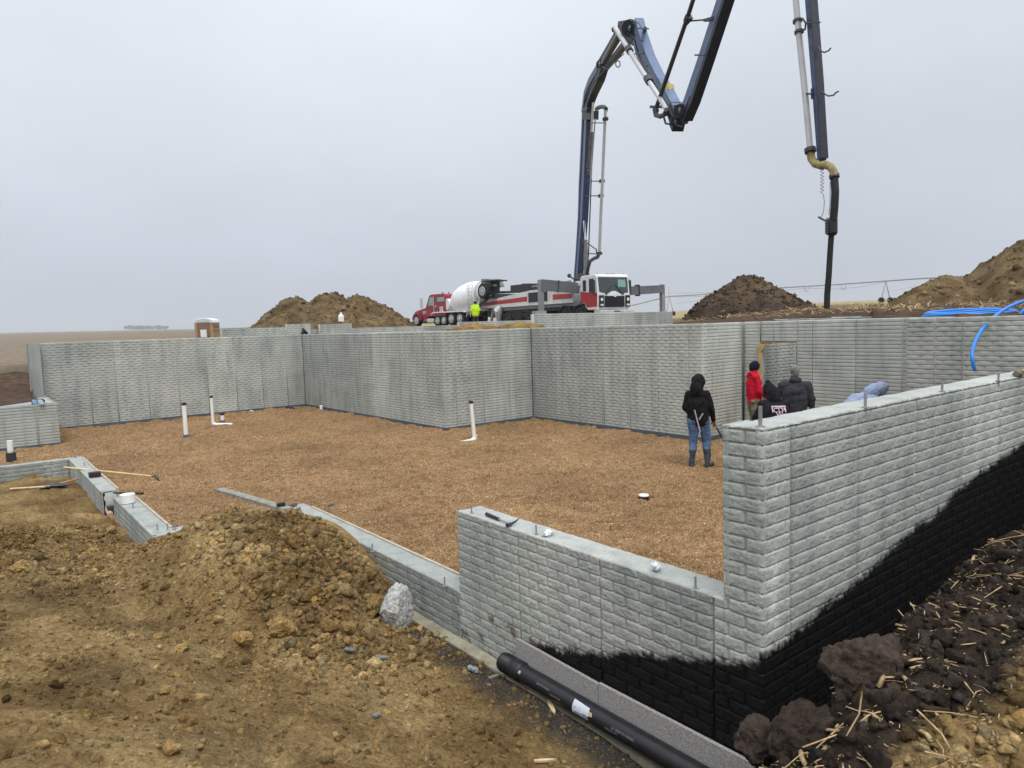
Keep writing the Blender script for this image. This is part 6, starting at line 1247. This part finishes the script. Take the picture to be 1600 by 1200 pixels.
# ------------------------------------------------------------------ blue water pipe coil
t = thing('pipe_coil', 'bright blue water pipe coil on the fill, one end hanging over the right wall', 'pipe coil', tuple(at(1515, 488, 14)))
c_ = at(1516, 487, 13.6); rx = nrm(R[:, 0] * (1, 1, 0)); fy = np.array([.62, .78, 0]); 
for k in range(6):
    m_ = MB(); pts = []
    for a_ in np.linspace(0, 2 * math.pi, 40): pts.append(c_ + rx * (.86 - .03 * k) * math.cos(a_) + fy * (.62 - .04 * k) * math.sin(a_) + np.array([0, 0, -.06 + .018 * k + .02 * math.sin(a_ * 2 + k)]))
    m_.tube(pts, .021, 8, cap=False); m_.build('coil_loop', BLUEPIPE, t, smooth=True)
pts = [at(x, y, D) for x, y, D in ((1660, 470, 11.6), (1620, 468, 11.5), (1600, 470, 11.4), (1572, 482, 11.2), (1548, 500, 10.9), (1531, 520, 10.6), (1521, 542, 10.4), (1519, 560, 10.3), (1523, 578, 10.3))]
def smooth(pts, n=6):
    o = []; P = [pts[0]] + pts + [pts[-1]]
    for i in range(1, len(P) - 2):
        for k in range(n):
            s_ = k / n; o.append(.5 * ((2 * P[i]) + (-P[i - 1] + P[i + 1]) * s_ + (2 * P[i - 1] - 5 * P[i] + 4 * P[i + 1] - P[i + 2]) * s_ ** 2 + (-P[i - 1] + 3 * P[i] - 3 * P[i + 1] + P[i + 2]) * s_ ** 3))
    return o + [pts[-1]]
MB().tube(smooth(pts), .026, 10).build('hanging_end', BLUEPIPE, t, smooth=True)
pts = [at(x, y, 11.3) for x, y in ((1640, 455), (1615, 475), (1600, 484), (1592, 495), (1590, 506), (1596, 515), (1606, 520), (1640, 522))]
MB().tube(smooth(pts), .026, 10).build('coil_loop', BLUEPIPE, t, smooth=True)
# ------------------------------------------------------------------ centre-pivot irrigation far behind
t = thing('irrigation_boom', 'thin long irrigation pipeline on A-frame towers beyond the soil mounds', 'irrigation rig', tuple(at(1385, 470, 75)))
pl = [(985, 478, 92), (1045, 463, 90), (1100, 460, 88), (1150, 452, 85), (1212, 450, 82), (1300, 445, 78), (1384, 439, 75), (1440, 435, 72), (1486, 433, 70), (1640, 421, 62)]
MB().tube([at(*p) for p in pl], .075, 8).build('pipeline', STEEL, t)
TT = [((1384, 439), (1377, 469), (1391, 469), 75), ((1046, 462), (1041, 490), (1052, 490), 90)]
for (a_, b_, c2, D) in TT:
    m_ = MB(); m_.tube([at(*b_, D), at(*a_, D), at(*c2, D)], .06, 6); m_.cyl(at(*b_, D), at(*c2, D), .05, 6)
    o = m_.build('tower', STEEL, t)
    for q_ in (b_, c2):
        p_ = at(*q_, D); w_ = MB(); w_.tube([p_ - (.1, 0, 0), p_ + (.1, 0, 0)], .3, 16); w_.build('tower_wheel', RUBBER, o)
m_ = MB()
for pts in ([(1384, 441), (1340, 449), (1300, 452), (1262, 450)], [(1262, 450), (1180, 458), (1100, 463), (1056, 464)], [(1384, 457), (1420, 449), (1470, 441)], [(1056, 474), (1090, 470), (1130, 464), (1200, 455)], [(1045, 447), (1045, 463)], [(1045, 458), (1200, 455)]):
    m_.tube([at(x, y, 80) for x, y in pts], .022, 5)
m_.build('truss_cable', STEEL, t)
m_ = MB()
for x in (1260, 1318):
    for s_ in (-1, 1): m_.tube([at(x + s_ * 4, 448 - (x - 1260) * .045, 79), at(x + s_ * 1.5, 455 - (x - 1260) * .045, 79), at(x - s_ * 3, 455 - (x - 1260) * .045, 79)], .03, 5)
m_.build('truss_brace', STEEL, t)
# far wood on the left horizon, seen through the air
def tree_line(label, x0, x1, yb, h, D, n):
    V = []; 
    q0 = at(x0, yb, D); q1 = at(x1, yb, D); m_ = MB(); rs = np.random.RandomState(5)
    for k in range(n):
        c_ = q0 + (q1 - q0) * rs.rand(); hh = h * rs.uniform(.5, 1.0) * (1 - .5 * abs(k / n - .5)); m_.cyl(c_ - (0, 0, 3), c_ + (0, 0, hh * .5), .3, 5)
        for _ in range(5): d_ = rs.uniform(-1, 1, 3) * (3.5, 3.5, hh * .25); r_ = rs.uniform(2, 4); m_.ell(c_ + d_ + (0, 0, hh * .62), r_, r_, r_ * .8, 7, 5)
    o = m_.build('tree_line', mat('far_foliage', (.10, .10, .10), .95, .3, .3), None); tag(o, label, 'wood', kind='stuff')
tree_line('faint far wood on the horizon left of the portable toilet', 196, 262, 514.5, 15, 2300, 90)
# haze
hzb = MB().box(-2600, 2600, -2600, 2600, -40, 48); ho_ = hzb.build('haze', None); tag(ho_, kind='stuff')
hm = bpy.data.materials.new('haze_air'); hm.use_nodes = True; nt2 = hm.node_tree; nt2.nodes.clear(); oo_ = nt2.nodes.new('ShaderNodeOutputMaterial'); vv_ = nt2.nodes.new('ShaderNodeVolumePrincipled')
vv_.inputs['Density'].default_value = .00028; vv_.inputs['Color'].default_value = (1, 1, 1, 1); vv_.inputs['Anisotropy'].default_value = .2; nt2.links.new(vv_.outputs[0], oo_.inputs['Volume']); ho_.data.materials.append(hm)
